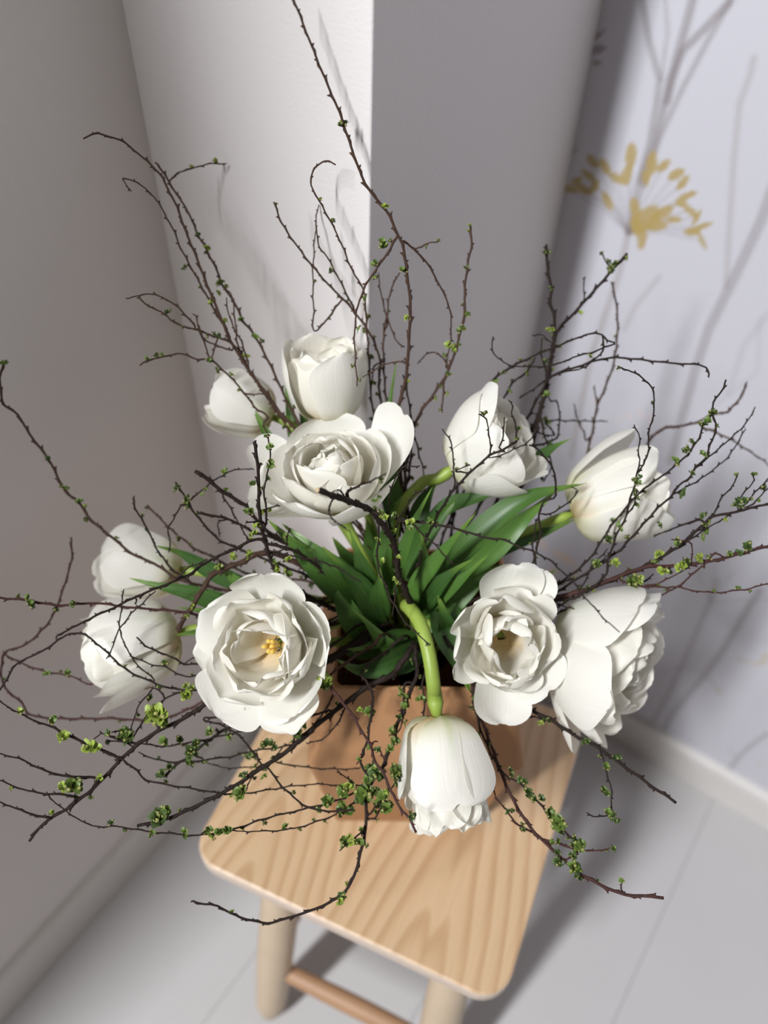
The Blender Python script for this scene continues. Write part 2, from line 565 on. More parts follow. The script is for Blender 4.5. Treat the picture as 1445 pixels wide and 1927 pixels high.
def build_stool():
    c = SLF + SU * SW / 2 + SV * SD / 2
    root = empty('stool', (c[0], c[1], 0), SA)
    tag(root, 'pale wooden stool with square grained seat, standing on the white floor', 'stool')
    V, F = rounded_slab(SW, SD, 0.027, 0.431, 0.45)
    me = mesh('seat', V, F, SEATM, smooth=False)
    me.materials.append(EDGEM)
    for p in me.polygons:
        if abs(p.normal.z) < 0.5: p.material_index = 1
    obj('seat', me, root)
    tops, feet = {}, {}
    for sx in (-1, 1):
        for sy in (-1, 1):
            top = np.array([sx * (SW / 2 - 0.078 if sx < 0 else SW / 2 - 0.048), sy * (SD / 2 - 0.030), 0.432])
            foot = np.array([sx * (SW / 2 - 0.052 if sx < 0 else SW / 2 - 0.030), sy * (SD / 2 + 0.014), 0.0])
            n = 14
            t = np.linspace(0, 1, n)
            path = foot + (top - foot) * t[:, None]
            rad = 0.0165 + 0.0035 * np.sin(np.pi * np.clip(t * 0.8 + 0.12, 0, 1))
            rad[0] = 0.0125
            V, F = tube_data(path, rad, 18)
            V = np.array(V)
            V[:, 2] = np.clip(V[:, 2], 0.0002, 0.4309)
            obj('leg', mesh('leg', V, F, LEGM), root)
            tops[sx, sy], feet[sx, sy] = top, foot
    for a, b, z in (((-1, -1), (1, -1), 0.166), ((-1, 1), (1, 1), 0.166), ((-1, -1), (-1, 1), 0.215), ((1, -1), (1, 1), 0.215)):
        q = [feet[k] + (tops[k] - feet[k]) * (z / 0.432) for k in (a, b)]
        t = np.linspace(0, 1, 12)
        path = q[0] + (q[1] - q[0]) * t[:, None]
        V, F = tube_data(path, 0.0085 + 0.0025 * np.sin(np.pi * t), 12)
        obj('stretcher', mesh('stretcher', V, F, RUNGM), root)
    return root


build_stool()

# ------------------------------------------------------------------ vase
VF = norm([FWD[0], FWD[1], 0])
VR = norm([RIGHT[0], RIGHT[1], 0])
VC = np.array([-0.131, 0.257, 0.45]) + VF * 0.0675
RIM_Z = 0.685


def build_vase():
    def ring(h, z, ch):
        q = [(-1, -1 + ch), (-1 + ch, -1), (1 - ch, -1), (1, -1 + ch), (1, 1 - ch), (1 - ch, 1), (-1 + ch, 1), (-1, 1 - ch)]
        return [VC + VR * a * h + VF * b * h + np.array([0, 0, z - 0.45]) for a, b in q]
    spec = [(0.066, 0.4502, .05), (0.083, 0.600, .05), (0.063, RIM_Z, .05), (0.060, RIM_Z, .05), (0.079, 0.600, .05), (0.062, 0.456, .05)]
    rings = [ring(*s) for s in spec]
    V = [p for r in rings for p in r]
    F = []
    for i in range(len(rings) - 1):
        for k in range(8):
            F.append((i * 8 + k, i * 8 + (k + 1) % 8, (i + 1) * 8 + (k + 1) % 8, (i + 1) * 8 + k))
    F += [tuple(range(8))[::-1], tuple(range(40, 48))]
    V = np.array(V)
    o = VC.copy()
    me = mesh('faceted_vase', V - o, F, KRAFT, smooth=False)
    v = obj('faceted_vase', me, None, o)
    m = v.modifiers.new('bevel', 'BEVEL')
    m.width = 0.002
    m.segments = 2
    tag(v, 'brown kraft faceted vase holding the bouquet, standing on the stool seat', 'vase')
    return v


build_vase()
MOUTH = VC * [1, 1, 0] + [0, 0, RIM_Z]


def mouth_point(target, spread=0.036, z=0.01):
    d = np.asarray(target, float) - MOUTH
    d[2] = 0
    L = np.linalg.norm(d)
    k = min(spread, L * 0.5)
    return MOUTH + d / max(L, 1e-6) * k + np.array([RND.uniform(-.008, .008), RND.uniform(-.008, .008), z])


def inside_point(m):
    return MOUTH + (m - MOUTH) * [-.35, -.35, 0] + np.array([0, 0, -0.20 + RND.uniform(0, .03)])

# ------------------------------------------------------------------ tulips
def smooth(a, b, t):
    t = np.clip((t - a) / (b - a), 0, 1)
    return t * t * (3 - 2 * t)


def petal_data(L, Wd, ths, cup, ruf, rng, r0=0.006, tip=2.6, point=0.0, nu=18, nv=11):
    """one petal in the bloom's frame (axis +Z, petal towards +X): length, width, angles from the
    axis at base / belly / tip, cross curvature, edge ruffle"""
    sp = np.linspace(0, 1, nu)
    u = 1 - (1 - sp) ** 1.5
    th = np.radians(ths[0] + (ths[1] - ths[0]) * smooth(0, 0.38, u) + (ths[2] - ths[1]) * smooth(0.42, 1.0, u))
    du = L * np.diff(u)
    r = r0 + np.concatenate([[0], np.cumsum(np.sin((th[1:] + th[:-1]) / 2) * du)])
    z = np.concatenate([[0], np.cumsum(np.cos((th[1:] + th[:-1]) / 2) * du)])
    wide = np.clip(u + 0.10, 0, 1) ** 0.55
    ut = 0.62 - 0.1 * point
    wp = wide * np.where(u > ut, np.clip(1 - (np.clip(u - ut, 0, 1) / (1.004 - ut)) ** (tip - 0.6), 0, 1) ** (0.5 + point), 1.0)
    wp = wp / wp.max()
    ph = [rng.uniform(0, 6.28) for _ in range(6)]
    fq = [rng.uniform(4, 7), rng.uniform(8, 12), rng.uniform(2, 4)]
    notch = rng.uniform(-0.05, 0.05)
    V, UV = [], []
    vs = np.linspace(-1, 1, nv)
    for i in range(nu):
        n = np.array([-math.cos(th[i]), math.sin(th[i])])
        hw = Wd * 0.5 * wp[i]
        Rc = max(1e-4, cup * Wd * (0.75 + 0.5 * u[i]))
        for v in vs:
            ang = v * hw / Rc
            off = Rc * (1 - math.cos(ang))
            tx = Rc * math.sin(ang)
            e = abs(v) ** 2
            wv = (math.sin(fq[0] * u[i] + ph[0] + 1.5 * v) * 0.9 + math.sin(fq[1] * u[i] + ph[1] - 2 * v) * 0.25) * e
            wv += math.sin(fq[2] * v * 1.3 + ph[2]) * u[i] ** 3 * 0.6
            wv += 0.5 * math.sin(2.2 * v + ph[3]) * u[i]
            off += ruf * wv * (0.25 + 0.75 * u[i]) * min(1, wp[i] * 2)
            q = np.array([r[i], z[i]]) + n * off
            # ragged tip: the end of each strip is a little longer or shorter
            k = u[i] ** 4 * (notch * math.cos(v * 3.0) + 0.02 * math.sin(4 * v + ph[4])) * L * min(1, wp[i] * 2)
            q = q + np.array([math.sin(th[i]), math.cos(th[i])]) * k
            # shallow mid rib
            q = q - n * 0.0009 * math.exp(-(v / 0.22) ** 2) * (1 - u[i])
            V.append((q[0], tx, q[1]))
            UV.append((v * 0.5 + 0.5, u[i]))
    F = []
    for i in range(nu - 1):
        for k in range(nv - 1):
            F.append((i * nv + k, i * nv + k + 1, (i + 1) * nv + k + 1, (i + 1) * nv + k))
    return np.array(V), F, np.array(UV)


def frame(axis):
    a = norm(axis)
    ref = RIGHT if abs(a @ RIGHT) < 0.75 else UP
    x = norm(ref - a * (ref @ a))
    return x, np.cross(a, x), a


def add_petal(root, o, fr, phi, L, Wd, ths, cup, ruf, rng, mat, roll=0.0, **kw):
    V, F, UV = petal_data(L, Wd, ths, cup, ruf, rng, **kw)
    if roll:
        c, s = math.cos(roll), math.sin(roll)
        m = V[:, 0].mean()
        V = np.stack([(V[:, 0] - m) * c - V[:, 1] * s + m, (V[:, 0] - m) * s + V[:, 1] * c, V[:, 2]], 1)
    c, s = math.cos(math.radians(phi)), math.sin(math.radians(phi))
    lx, ly = V[:, 0] * c - V[:, 1] * s, V[:, 0] * s + V[:, 1] * c
    Wv = o + lx[:, None] * fr[0] + ly[:, None] * fr[1] + V[:, 2:3] * fr[2]
    return obj('petal', mesh('petal', Wv - np.array(root.location), F, mat, UV), root)


def leaf(root, pts, wpx, roll=0.0, fold=0.25, point=1.0):
    """strap leaf along pts = (x, y, depth) photo positions, widest wpx photo pixels"""
    p3 = [P(*q) for q in pts]
    path = catmull(p3, 0.006)
    idx = np.linspace(0, len(path) - 1, 15)
    path = np.stack([np.interp(idx, np.arange(len(path)), path[:, k]) for k in range(3)], 1)
    tang = np.gradient(path, axis=0)
    d = np.mean([q[2] for q in pts])
    Wm = wpx * d / FPX
    V, UV = [], []
    n = len(path)
    vs = np.linspace(-1, 1, 7)
    for i in range(n):
        t = norm(tang[i])
        s = i / (n - 1)
        tocam = norm(EYE - path[i])
        side = norm(np.cross(t, tocam))
        nn = np.cross(side, t)
        a = roll * (0.6 + 0.6 * s)
        sd = side * math.cos(a) + nn * math.sin(a)
        nr = nn * math.cos(a) - side * math.sin(a)
        wv = (0.55 + 0.45 * math.sin(math.pi * min(1, s * 1.25))) * (1 - s ** 2.3) ** (0.75 * point)
        h = Wm * 0.5 * wv
        for v in vs:
            V.append(path[i] + sd * v * h + nr * (abs(v) ** 1.5 * fold * h + 0.03 * Wm * math.sin(7 * s + 2 * v)))
            UV.append((v * .5 + .5, s))
    k = len(vs)
    F = [(i * k + j, i * k + j + 1, (i + 1) * k + j + 1, (i + 1) * k + j) for i in range(n - 1) for j in range(k - 1)]
    obj('leaf', mesh('leaf', np.array(V) - np.array(root.location), F, LEAF, UV), root)


def tulip(label, base, axis, whorls, via=(), extras=(), leaves=(), seed=1, stamen=False, stem_w=19, spread=0.03):
    """base = (x, y, depth) of the receptacle; axis in the camera's frame (right, up, towards)"""
    rng = random.Random(seed)
    ax = norm(RIGHT * axis[0] + UP * axis[1] - FWD * axis[2])
    b = P(*base)
    mp = mouth_point(P(*via[0]) if via else b, spread, 0.0)
    bot = inside_point(mp)
    root = empty('double_tulip', bot)
    tag(root, label, 'tulip', 'white tulips in the bouquet')
    pts = [bot, mp] + [P(*v) for v in via]
    if not via:
        pts.append((mp + b) / 2 + np.array([0, 0, 0.012]))
    pts += [b - ax * 0.016, b + ax * 0.001]
    path = catmull(pts, 0.006)
    rad = np.full(len(path), stem_w * 0.5 * 0.55 / FPX)
    rad[-4:] *= np.array([1.0, 1.05, 1.15, 0.6])
    V, F = tube_data(path, rad, 12)
    obj('stem', mesh('stem', np.array(V) - bot, F, STEMG), root)
    fr = frame(ax)
    for wi, q in enumerate(whorls):
        n, L, Wd, ths, cup, ruf, r0, ph0 = q[:8]
        jit = q[8] if len(q) > 8 else 6
        lift = q[9] if len(q) > 9 else 0.0
        for k in range(n):
            t3 = [t + rng.uniform(-jit, jit) for t in ths]
            add_petal(root, b + ax * lift, fr, ph0 + 360.0 * k / n + rng.uniform(-jit, jit), L * rng.uniform(.95, 1.05), Wd * rng.uniform(.92, 1.08), t3, cup, ruf, rng,
                      PETAL_OUT if wi == 0 else PETAL, roll=rng.uniform(-.12, .12), r0=r0, tip=rng.uniform(2.6, 4.0))
    for e in extras:
        add_petal(root, b, fr, e[0], e[1], e[2], e[3], e[4], e[5], rng, PETAL_OUT, r0=e[6] if len(e) > 6 else 0.006,
                  point=e[7] if len(e) > 7 else 0.0, tip=e[8] if len(e) > 8 else 3.2)
    if stamen:
        Vs, Fs = [], []
        for k in range(6):
            a = k * 1.05
            q0 = b + ax * 0.006 + (fr[0] * math.cos(a) + fr[1] * math.sin(a)) * 0.002
            q1 = b + ax * (0.017 + 0.003 * (k % 2)) + (fr[0] * math.cos(a) + fr[1] * math.sin(a)) * (0.004 if k else 0)
            t = np.linspace(0, 1, 6)
            v, f = tube_data(q0 + (q1 - q0) * t[:, None], np.array([.0007, .0007, .0007, .0015, .0018, .0010]), 6)
            Fs += [tuple(i + len(Vs) for i in ff) for ff in f]
            Vs += v
        obj('stamens', mesh('stamens', np.array(Vs) - bot, Fs, STAMEN), root)
    for lf in leaves:
        leaf(root, *lf)
    return root


CUPPED = [(3, .070, .052, (88, 12, -16), .62, .0012, .005, 20, 4), (3, .066, .050, (85, 8, -14), .6, .0015, .004, 80, 4), (5, .058, .034, (75, 5, -10), .6, .002, .003, 10, 8)]


def cupped(s, ph=0, inner=-10, ruf=.0018, open_=0):
    return [(3, .070 * s, .056 * s, (88, 14 + open_, -16 + open_), .62, .0014, .005, 20 + ph, 4),
            (3, .068 * s, .052 * s, (84, 9 + open_, -13 + open_), .6, .0018, .004, 80 + ph, 4),
            (6, .062 * s, .036 * s, (76, 6 + open_, inner + open_), .6, ruf, .003, 10 + ph, 8),
            (5, .056 * s, .028 * s, (60, 4, inner), .6, ruf * 1.2, .002, 40 + ph, 9)]


tulip('blurred white tulip at back left, closed cup leaning left before the wall corner', (512, 786, .600), (-.90, .38, .10), cupped(.80, 15),
      via=[(590, 900, .595)], seed=11,
      leaves=[([(580, 900, .60), (552, 800, .60), (535, 722, .60)], 34, .3), ([(560, 900, .60), (512, 835, .585), (474, 765, .578)], 34, -.2),
              ([(600, 880, .61), (575, 800, .61), (560, 735, .60)], 26, .5)])
tulip('white tulip standing upright at the back against the bright pillar edge', (622, 786, .585), (-.06, .87, .48), cupped(.92, 40, 4, .0022, 5),
      via=[(668, 905, .598)], seed=12,
      leaves=[([(735, 985, .60), (722, 860, .60), (736, 745, .59), (748, 668, .58)], 30, .5), ([(745, 1010, .60), (745, 900, .59), (752, 825, .58)], 34, .2)])
tulip('full peony-like white tulip facing up behind the thick cut branch end', (638, 945, .560), (-.16, .66, .74),
      [(5, .056, .056, (92, 46, 12), .72, .0022, .006, 20, 7),
       (6, .053, .048, (86, 32, -4), .66, .0022, .005, 50, 9, .002), (6, .050, .042, (78, 22, -16), .62, .0026, .004, 10, 10, .004),
       (6, .047, .036, (66, 12, -26), .6, .003, .003, 35, 12, .005), (5, .040, .028, (50, 4, -28), .6, .0032, .002, 5, 14, .006), (4, .034, .020, (30, 0, -20), .6, .003, .001, 60, 14, .008)],
      via=[(690, 1060, .585)], seed=13,
      extras=[(32, .072, .048, (88, 52, 24), .8, .0008, .008, 0, 4.5), (150, .066, .036, (88, 56, 40), .7, .001, .008), (195, .056, .034, (88, 60, 46), .7, .001, .008)],
      leaves=[([(700, 1150, .60), (610, 1075, .565), (545, 1015, .555), (500, 975, .55)], 70, .3), ([(705, 1150, .60), (650, 1090, .565), (590, 1035, .555), (530, 985, .56)], 60, -.2),
              ([(700, 1110, .585), (688, 1080, .565), (672, 1035, .55), (655, 990, .545)], 44, .35), ([(715, 1175, .59), (680, 1110, .565), (642, 1068, .55), (607, 1028, .54)], 52, -.3),
              ([(700, 1120, .61), (660, 1060, .60), (625, 1010, .595)], 60, .1), ([(690, 1140, .61), (630, 1100, .60), (575, 1080, .595)], 60, .2), ([(720, 1100, .61), (700, 1030, .605), (690, 975, .60)], 56, -.1)])
tulip('loose white tulip at upper right with crumpled petals before the grey pillar side', (856, 880, .585), (.72, .46, .40),
      [(4, .066, .056, (90, 26, -4), .66, .0024, .006, 30, 6), (5, .062, .048, (82, 16, -6), .6, .0034, .005, 75, 8), (6, .056, .036, (72, 6, -14), .6, .004, .003, 20, 10),
       (5, .046, .028, (55, 4, -18), .6, .0036, .002, 50, 10)],
      via=[(742, 985, .592), (798, 905, .59)], seed=14, stem_w=24,
      extras=[(52, .074, .044, (70, 22, 8), .6, .0012, .006, .35, 2.4), (168, .058, .054, (100, 40, 10), .62, .0010, .007, 0, 4.5), (285, .056, .050, (96, 38, 6), .62, .0012, .007, 0, 4)],
      leaves=[([(800, 990, .595), (848, 950, .58), (912, 934, .565), (968, 906, .56)], 36, .4), ([(985, 890, .60), (1010, 865, .60), (1040, 842, .60), (1076, 825, .60)], 26, .3),
              ([(775, 1010, .60), (800, 940, .595), (830, 895, .59)], 40, .3)])
tulip('large blurred white tulip at far right, cup lying sideways before the wallpaper', (1078, 968, .600), (.92, .30, .18), cupped(1.12, 10, -4, .003, 3),
      via=[(840, 1050, .598), (985, 1002, .602)], seed=15,
      extras=[(-8, .080, .060, (95, 30, 0), .62, .0012, .008)],
      leaves=[([(830, 1075, .59), (900, 1005, .57), (990, 938, .56), (1104, 909, .565)], 52, .35), ([(845, 1085, .59), (915, 1040, .57), (975, 985, .56), (1045, 925, .57)], 56, -.3),
              ([(880, 1060, .60), (960, 1022, .60), (1030, 1000, .60), (1086, 975, .60)], 40, .2)])
tulip('blurred white tulip at far left, upper of the two stacked cups by the left wall', (338, 1072, .640), (-.95, .12, .05), cupped(.98, 35),
      via=[(600, 1130, .605), (470, 1100, .615)], seed=16,
      leaves=[([(500, 1120, .60), (400, 1075, .59), (340, 1040, .585), (286, 1026, .58)], 38, .3), ([(480, 1165, .60), (425, 1140, .585), (360, 1117, .575), (300, 1103, .572), (243, 1088, .572)], 42, -.2),
              ([(545, 1150, .60), (470, 1110, .58), (435, 1085, .575), (412, 1060, .572)], 54, .2)])
tulip('white tulip at far left with green streak, lower of the two stacked cups', (336, 1192, .590), (-.93, -.20, .22), cupped(1.06, 55, -6, .003, 2),
      via=[(600, 1180, .600), (450, 1180, .597)], seed=17,
      extras=[(190, .076, .050, (85, 22, 8), .62, .0016, .007)],
      leaves=[([(520, 1200, .60), (430, 1192, .585), (380, 1188, .578), (326, 1196, .575)], 42, .3), ([(500, 1180, .60), (420, 1160, .585), (370, 1148, .58), (332, 1143, .578)], 26, -.3)])
tulip('wide open white tulip at front left showing its pollen centre, over the vase corner', (528, 1212, .545), (-.26, .06, .96),
      [(5, .051, .052, (90, 54, 30), .80, .0034, .006, 15, 10), (5, .047, .050, (82, 34, 4), .70, .0042, .005, 45, 14, .003), (4, .044, .046, (76, 18, -16), .65, .005, .004, 5, 16, .005),
       (2, .036, .036, (70, 14, -14), .65, .004, .003, -20, 20, .006)],
      via=[(650, 1205, .592)], seed=18, stamen=True,
      extras=[(232, .056, .056, (90, 64, 54), .8, .0016, .006, 0, 4.5), (290, .056, .044, (90, 62, 50), .8, .0022, .006, 0, 4), (186, .052, .034, (90, 66, 54), .75, .0014, .006, .2), (18, .050, .046, (86, 52, 16), .7, .0014, .006), (14, .050, .054, (80, 22, -14), .66, .004, .005), (66, .048, .048, (80, 18, -18), .64, .004, .005), (-38, .050, .050, (82, 30, -4), .66, .004, .005)],
      leaves=[([(775, 1240, .592), (730, 1215, .575), (690, 1170, .565), (662, 1145, .56)], 34, .3), ([(800, 1215, .60), (740, 1245, .57), (680, 1262, .562), (632, 1240, .565)], 64, .2),
              ([(790, 1205, .60), (730, 1205, .578), (680, 1222, .57), (648, 1222, .568)], 44, -.4)])
tulip('ruffled white tulip at front right facing the camera with deep creamy centre', (940, 1195, .560), (.06, -.04, 1.0),
      [(5, .042, .044, (90, 46, 20), .75, .0040, .006, 62, 10), (5, .043, .044, (84, 28, 2), .66, .0046, .005, 20, 12, .003), (5, .044, .042, (80, 20, -8), .62, .005, .004, 50, 14, .004),
       (4, .045, .042, (80, 16, -16), .6, .005, .0025, 15, 14, .004)],
      via=[(840, 1190, .592)], seed=19,
      extras=[(268, .054, .042, (90, 64, 56), .75, .0024, .006, 0, 3.6), (84, .052, .046, (90, 60, 48), .75, .0030, .006), (60, .052, .030, (90, 62, 58), .75, .0026, .006), (312, .046, .046, (88, 58, 40), .75, .002, .006)],
      leaves=[([(900, 1180, .59), (960, 1130, .58), (1010, 1095, .575), (1050, 1070, .572)], 46, .3), ([(830, 1130, .595), (850, 1200, .575), (868, 1255, .565), (885, 1305, .56)], 74, .2),
              ([(845, 1225, .60), (838, 1170, .575), (824, 1120, .565)], 50, -.2), ([(800, 1150, .595), (843, 1113, .565), (887, 1073, .55), (920, 1043, .54)], 30, .3)])
tulip('heavy white tulip at right lying sideways with one petal hanging loose over the stool edge', (1042, 1204, .590), (.84, -.30, .44),
      [(5, .082, .062, (92, 40, 10), .70, .0018, .008, 30, 6), (6, .078, .056, (86, 28, -2), .66, .0026, .006, 60, 8, .002), (6, .072, .046, (78, 16, -18), .62, .0032, .005, 15, 10, .004),
       (6, .066, .038, (66, 9, -26), .6, .004, .004, 45, 12, .006), (5, .058, .030, (50, 4, -26), .6, .004, .003, 5, 14, .008)],
      via=[(860, 1195, .598)], seed=20,
      extras=[(166, .074, .046, (86, 54, 40), .62, .0010, .007, .0, 3.4), (20, .084, .056, (88, 34, 18), .66, .0018, .007)],
      leaves=[([(790, 1150, .595), (820, 1107, .565), (860, 1070, .55), (892, 1052, .54)], 42, .25), ([(775, 1140, .59), (785, 1100, .57), (827, 1047, .55), (860, 1007, .535), (898, 962, .522)], 38, .3)])
tulip('white tulip drooping over the vase front on a bare green stem, head hanging down', (822, 1348, .545), (.10, -.97, .16),
      [(3, .066, .058, (92, 14, -4), .62, .0014, .006, 75, 4), (3, .064, .054, (88, 10, -4), .6, .0018, .005, 15, 4), (6, .070, .040, (78, 9, -2), .6, .0036, .004, 40, 7, .003),
       (7, .072, .032, (66, 8, 0), .6, .0042, .003, 10, 8, .005)],
      via=[(765, 1140, .572), (790, 1172, .553), (808, 1235, .543), (817, 1300, .543)], seed=21, stem_w=27, spread=.01,
      leaves=[([(755, 1090, .59), (757, 1045, .565), (782, 978, .54), (815, 914, .52)], 26, .3), ([(720, 1160, .59), (712, 1120, .57), (716, 1085, .555), (713, 1064, .55)], 42, .1),
              ([(780, 1130, .59), (795, 1090, .57), (800, 1045, .555), (790, 1000, .55)], 36, -.3), ([(740, 1120, .60), (720, 1060, .59), (735, 980, .58), (760, 930, .575)], 40, .3),
              ([(760, 1090, .60), (790, 1020, .59), (840, 960, .58), (880, 930, .575)], 46, -.2), ([(690, 1200, .595), (665, 1170, .58), (640, 1120, .575), (610, 1080, .575)], 50, .3),
              ([(800, 1110, .60), (860, 1060, .585), (920, 1010, .575), (960, 985, .57)], 50, .2), ([(650, 1210, .60), (690, 1225, .585), (740, 1220, .58)], 50, .4),
              ([(800, 1180, .60), (850, 1130, .59), (905, 1085, .583), (950, 1062, .58)], 54, -.2), ([(830, 1150, .60), (880, 1080, .595), (930, 1040, .59)], 50, .3)])

# ------------------------------------------------------------------ budding branches
def make_cluster(seed, mat, n, size):
    """a tuft of young leaves and round buds about 2 * size across, pointing along +Z"""
    rng = random.Random(seed)
    V, F, MI = [], [], []
    for k in range(n):
        a, el = k * 2.4 + rng.uniform(-.4, .4), rng.uniform(.15, 1.2)
        d = np.array([math.cos(a) * math.cos(el), math.sin(a) * math.cos(el), math.sin(el)])
        s = norm(np.cross(d, [0.2, 0.1, 1.0]))
        nn = np.cross(s, d)
        L, W = size * rng.uniform(.6, 1.1), size * rng.uniform(.28, .44)
        i0 = len(V)
        for t, wv, h in ((0.1, .15, 0), (.38, .95, .10), (.74, .9, .14), (1.0, .28, .05)):
            for sg in (-1, 0, 1):
                V.append(d * L * t + s * W * wv * sg + nn * (L * h + (0.25 * W * wv if sg else 0)))
        for r in range(3):
            for c in range(2):
                q = i0 + r * 3 + c
                F.append((q, q + 1, q + 4, q + 3))
                MI.append(0)
    for k in range(max(2, n // 2)):
        c = np.array([rng.uniform(-.5, .5), rng.uniform(-.5, .5), rng.uniform(.1, .7)]) * size
        r = size * rng.uniform(.16, .26)
        i0 = len(V)
        oc = [(1, 0, 0), (-1, 0, 0), (0, 1, 0), (0, -1, 0), (0, 0, 1), (0, 0, -1)]
        V += [c + np.array(o) * r for o in oc]
        for f in ((0, 2, 4), (2, 1, 4), (1, 3, 4), (3, 0, 4), (2, 0, 5), (1, 2, 5), (3, 1, 5), (0, 3, 5)):
            F.append(tuple(i0 + i for i in f))
            MI.append(1)
    me = mesh('leaf_cluster', V, F, mat)
    me.materials.append(BUDN)
    me.polygons.foreach_set('material_index', MI)
    return me


CLUSTER = [[make_cluster(100 * m + k, BUDS[m], n, sz) for k, (n, sz) in enumerate(((4, .0032), (5, .0036), (7, .0036), (9, .0040)))] for m in range(3)]


def add_cluster(root, p, direction, size, tint, rng):
    me = CLUSTER[tint][min(3, int(size * 2.0 + rng.uniform(-.3, .9)))]
    o = obj('leaf_cluster', me, root)
    q = Vector(tuple(direction)).to_track_quat('Z', 'Y')
    o.rotation_euler = (q.to_matrix() @ Matrix.Rotation(rng.uniform(0, 6.28), 3, 'Z')).to_euler()
    o.location = tuple(np.asarray(p) - np.array(root.location))
    s = size * rng.uniform(.8, 1.2)
    o.scale = (s, s, s)


def shoot(root, name, p3, r0, r1, green, rng, mat, tint, csize=1.0, hidden=0, cut=False):
    """one woody axis with knobbly nodes, a slight zig-zag and tufts of new leaves"""
    path = catmull(p3, 0.0022)
    n = len(path)
    seg = np.linalg.norm(np.diff(path, axis=0), axis=1)
    s = np.concatenate([[0], np.cumsum(seg)])
    s0 = hidden * s[-1]
    t = np.clip((s - s0) / max(1e-6, s[-1] - s0), 0, 1)
    rad = r0 + (r1 - r0) * t
    tang = np.gradient(path, axis=0)
    tang /= np.maximum(1e-9, np.linalg.norm(tang, axis=1))[:, None]
    sidev = np.cross(tang, FWD)
    # nodes
    nodes, x = [], rng.uniform(.004, .008)
    while x < s[-1] - 0.001:
        nodes.append(x)
        x += rng.uniform(.0062, .0105)
    zig = np.zeros(n)
    for k, x in enumerate(nodes):
        near = np.exp(-((s - x) / 0.0016) ** 2)
        rad = rad * (1 + 0.42 * near)
        zig += (1 if k % 2 else -1) * near * 0.0006
    path = path + sidev * zig[:, None]
    V, F = tube_data(path, rad, 6)
    cap = len(F) - 1
    # bud scales at the nodes
    for k, x in enumerate(nodes):
        if x < s0: continue
        i = int(np.searchsorted(s, x))
        i = min(n - 1, i)
        out = norm(sidev[i] * (1 if k % 2 else -1) + tang[i] * 0.7 + UP * rng.uniform(-.3, .5))
        b0 = path[i] + out * rad[i] * 0.5
        h = rad[i] * 0.5 + rng.uniform(.0003, .0007)
        e1 = norm(np.cross(out, [.3, .5, .8]))
        e2 = np.cross(out, e1)
        i0 = len(V)
        w_ = 0.00045 + rad[i] * 0.25
        V += [b0 + e1 * w_, b0 + e2 * w_, b0 - e1 * w_, b0 - e2 * w_]
        w_ *= 0.8
        c2 = b0 + out * h * 1.1
        V += [c2 + e1 * w_, c2 + e2 * w_, c2 - e1 * w_, c2 - e2 * w_, b0 + out * h * 2.0]
        for q in range(4):
            q2 = (q + 1) % 4
            F += [(i0 + q, i0 + q2, i0 + 4 + q2, i0 + 4 + q), (i0 + 4 + q, i0 + 4 + q2, i0 + 8)]
        if rng.random() < green:
            o2 = norm(out + UP * 0.3)
            tt = tint if rng.random() < .65 else rng.choice((0, 1, 2))
            add_cluster(root, path[i] + out * rad[i], o2, csize * rng.uniform(.55, 1.15), tt, rng)
    me = mesh(name, np.array(V) - np.array(root.location), F, mat)
    if cut:
        me.materials.append(CUT)
        me.polygons[cap].material_index = 1
        me.polygons[cap].use_smooth = False
    obj(name, me, root)


def resolve(pts, d0, d1):
    """photo points with depths eased from d0 to d1 along the traced line"""
    q = np.array([p[:2] for p in pts], float)
    L = np.concatenate([[0], np.cumsum(np.linalg.norm(np.diff(q, axis=0), axis=1))])
    L /= L[-1]
    return [P(x, y, d0 + (d1 - d0) * t) for (x, y), t in zip(q, L)]


NB = [0]


def parse(s):
    v = [float(x) for x in s.replace(',', ' ').split()]
    return list(zip(v[0::2], v[1::2]))


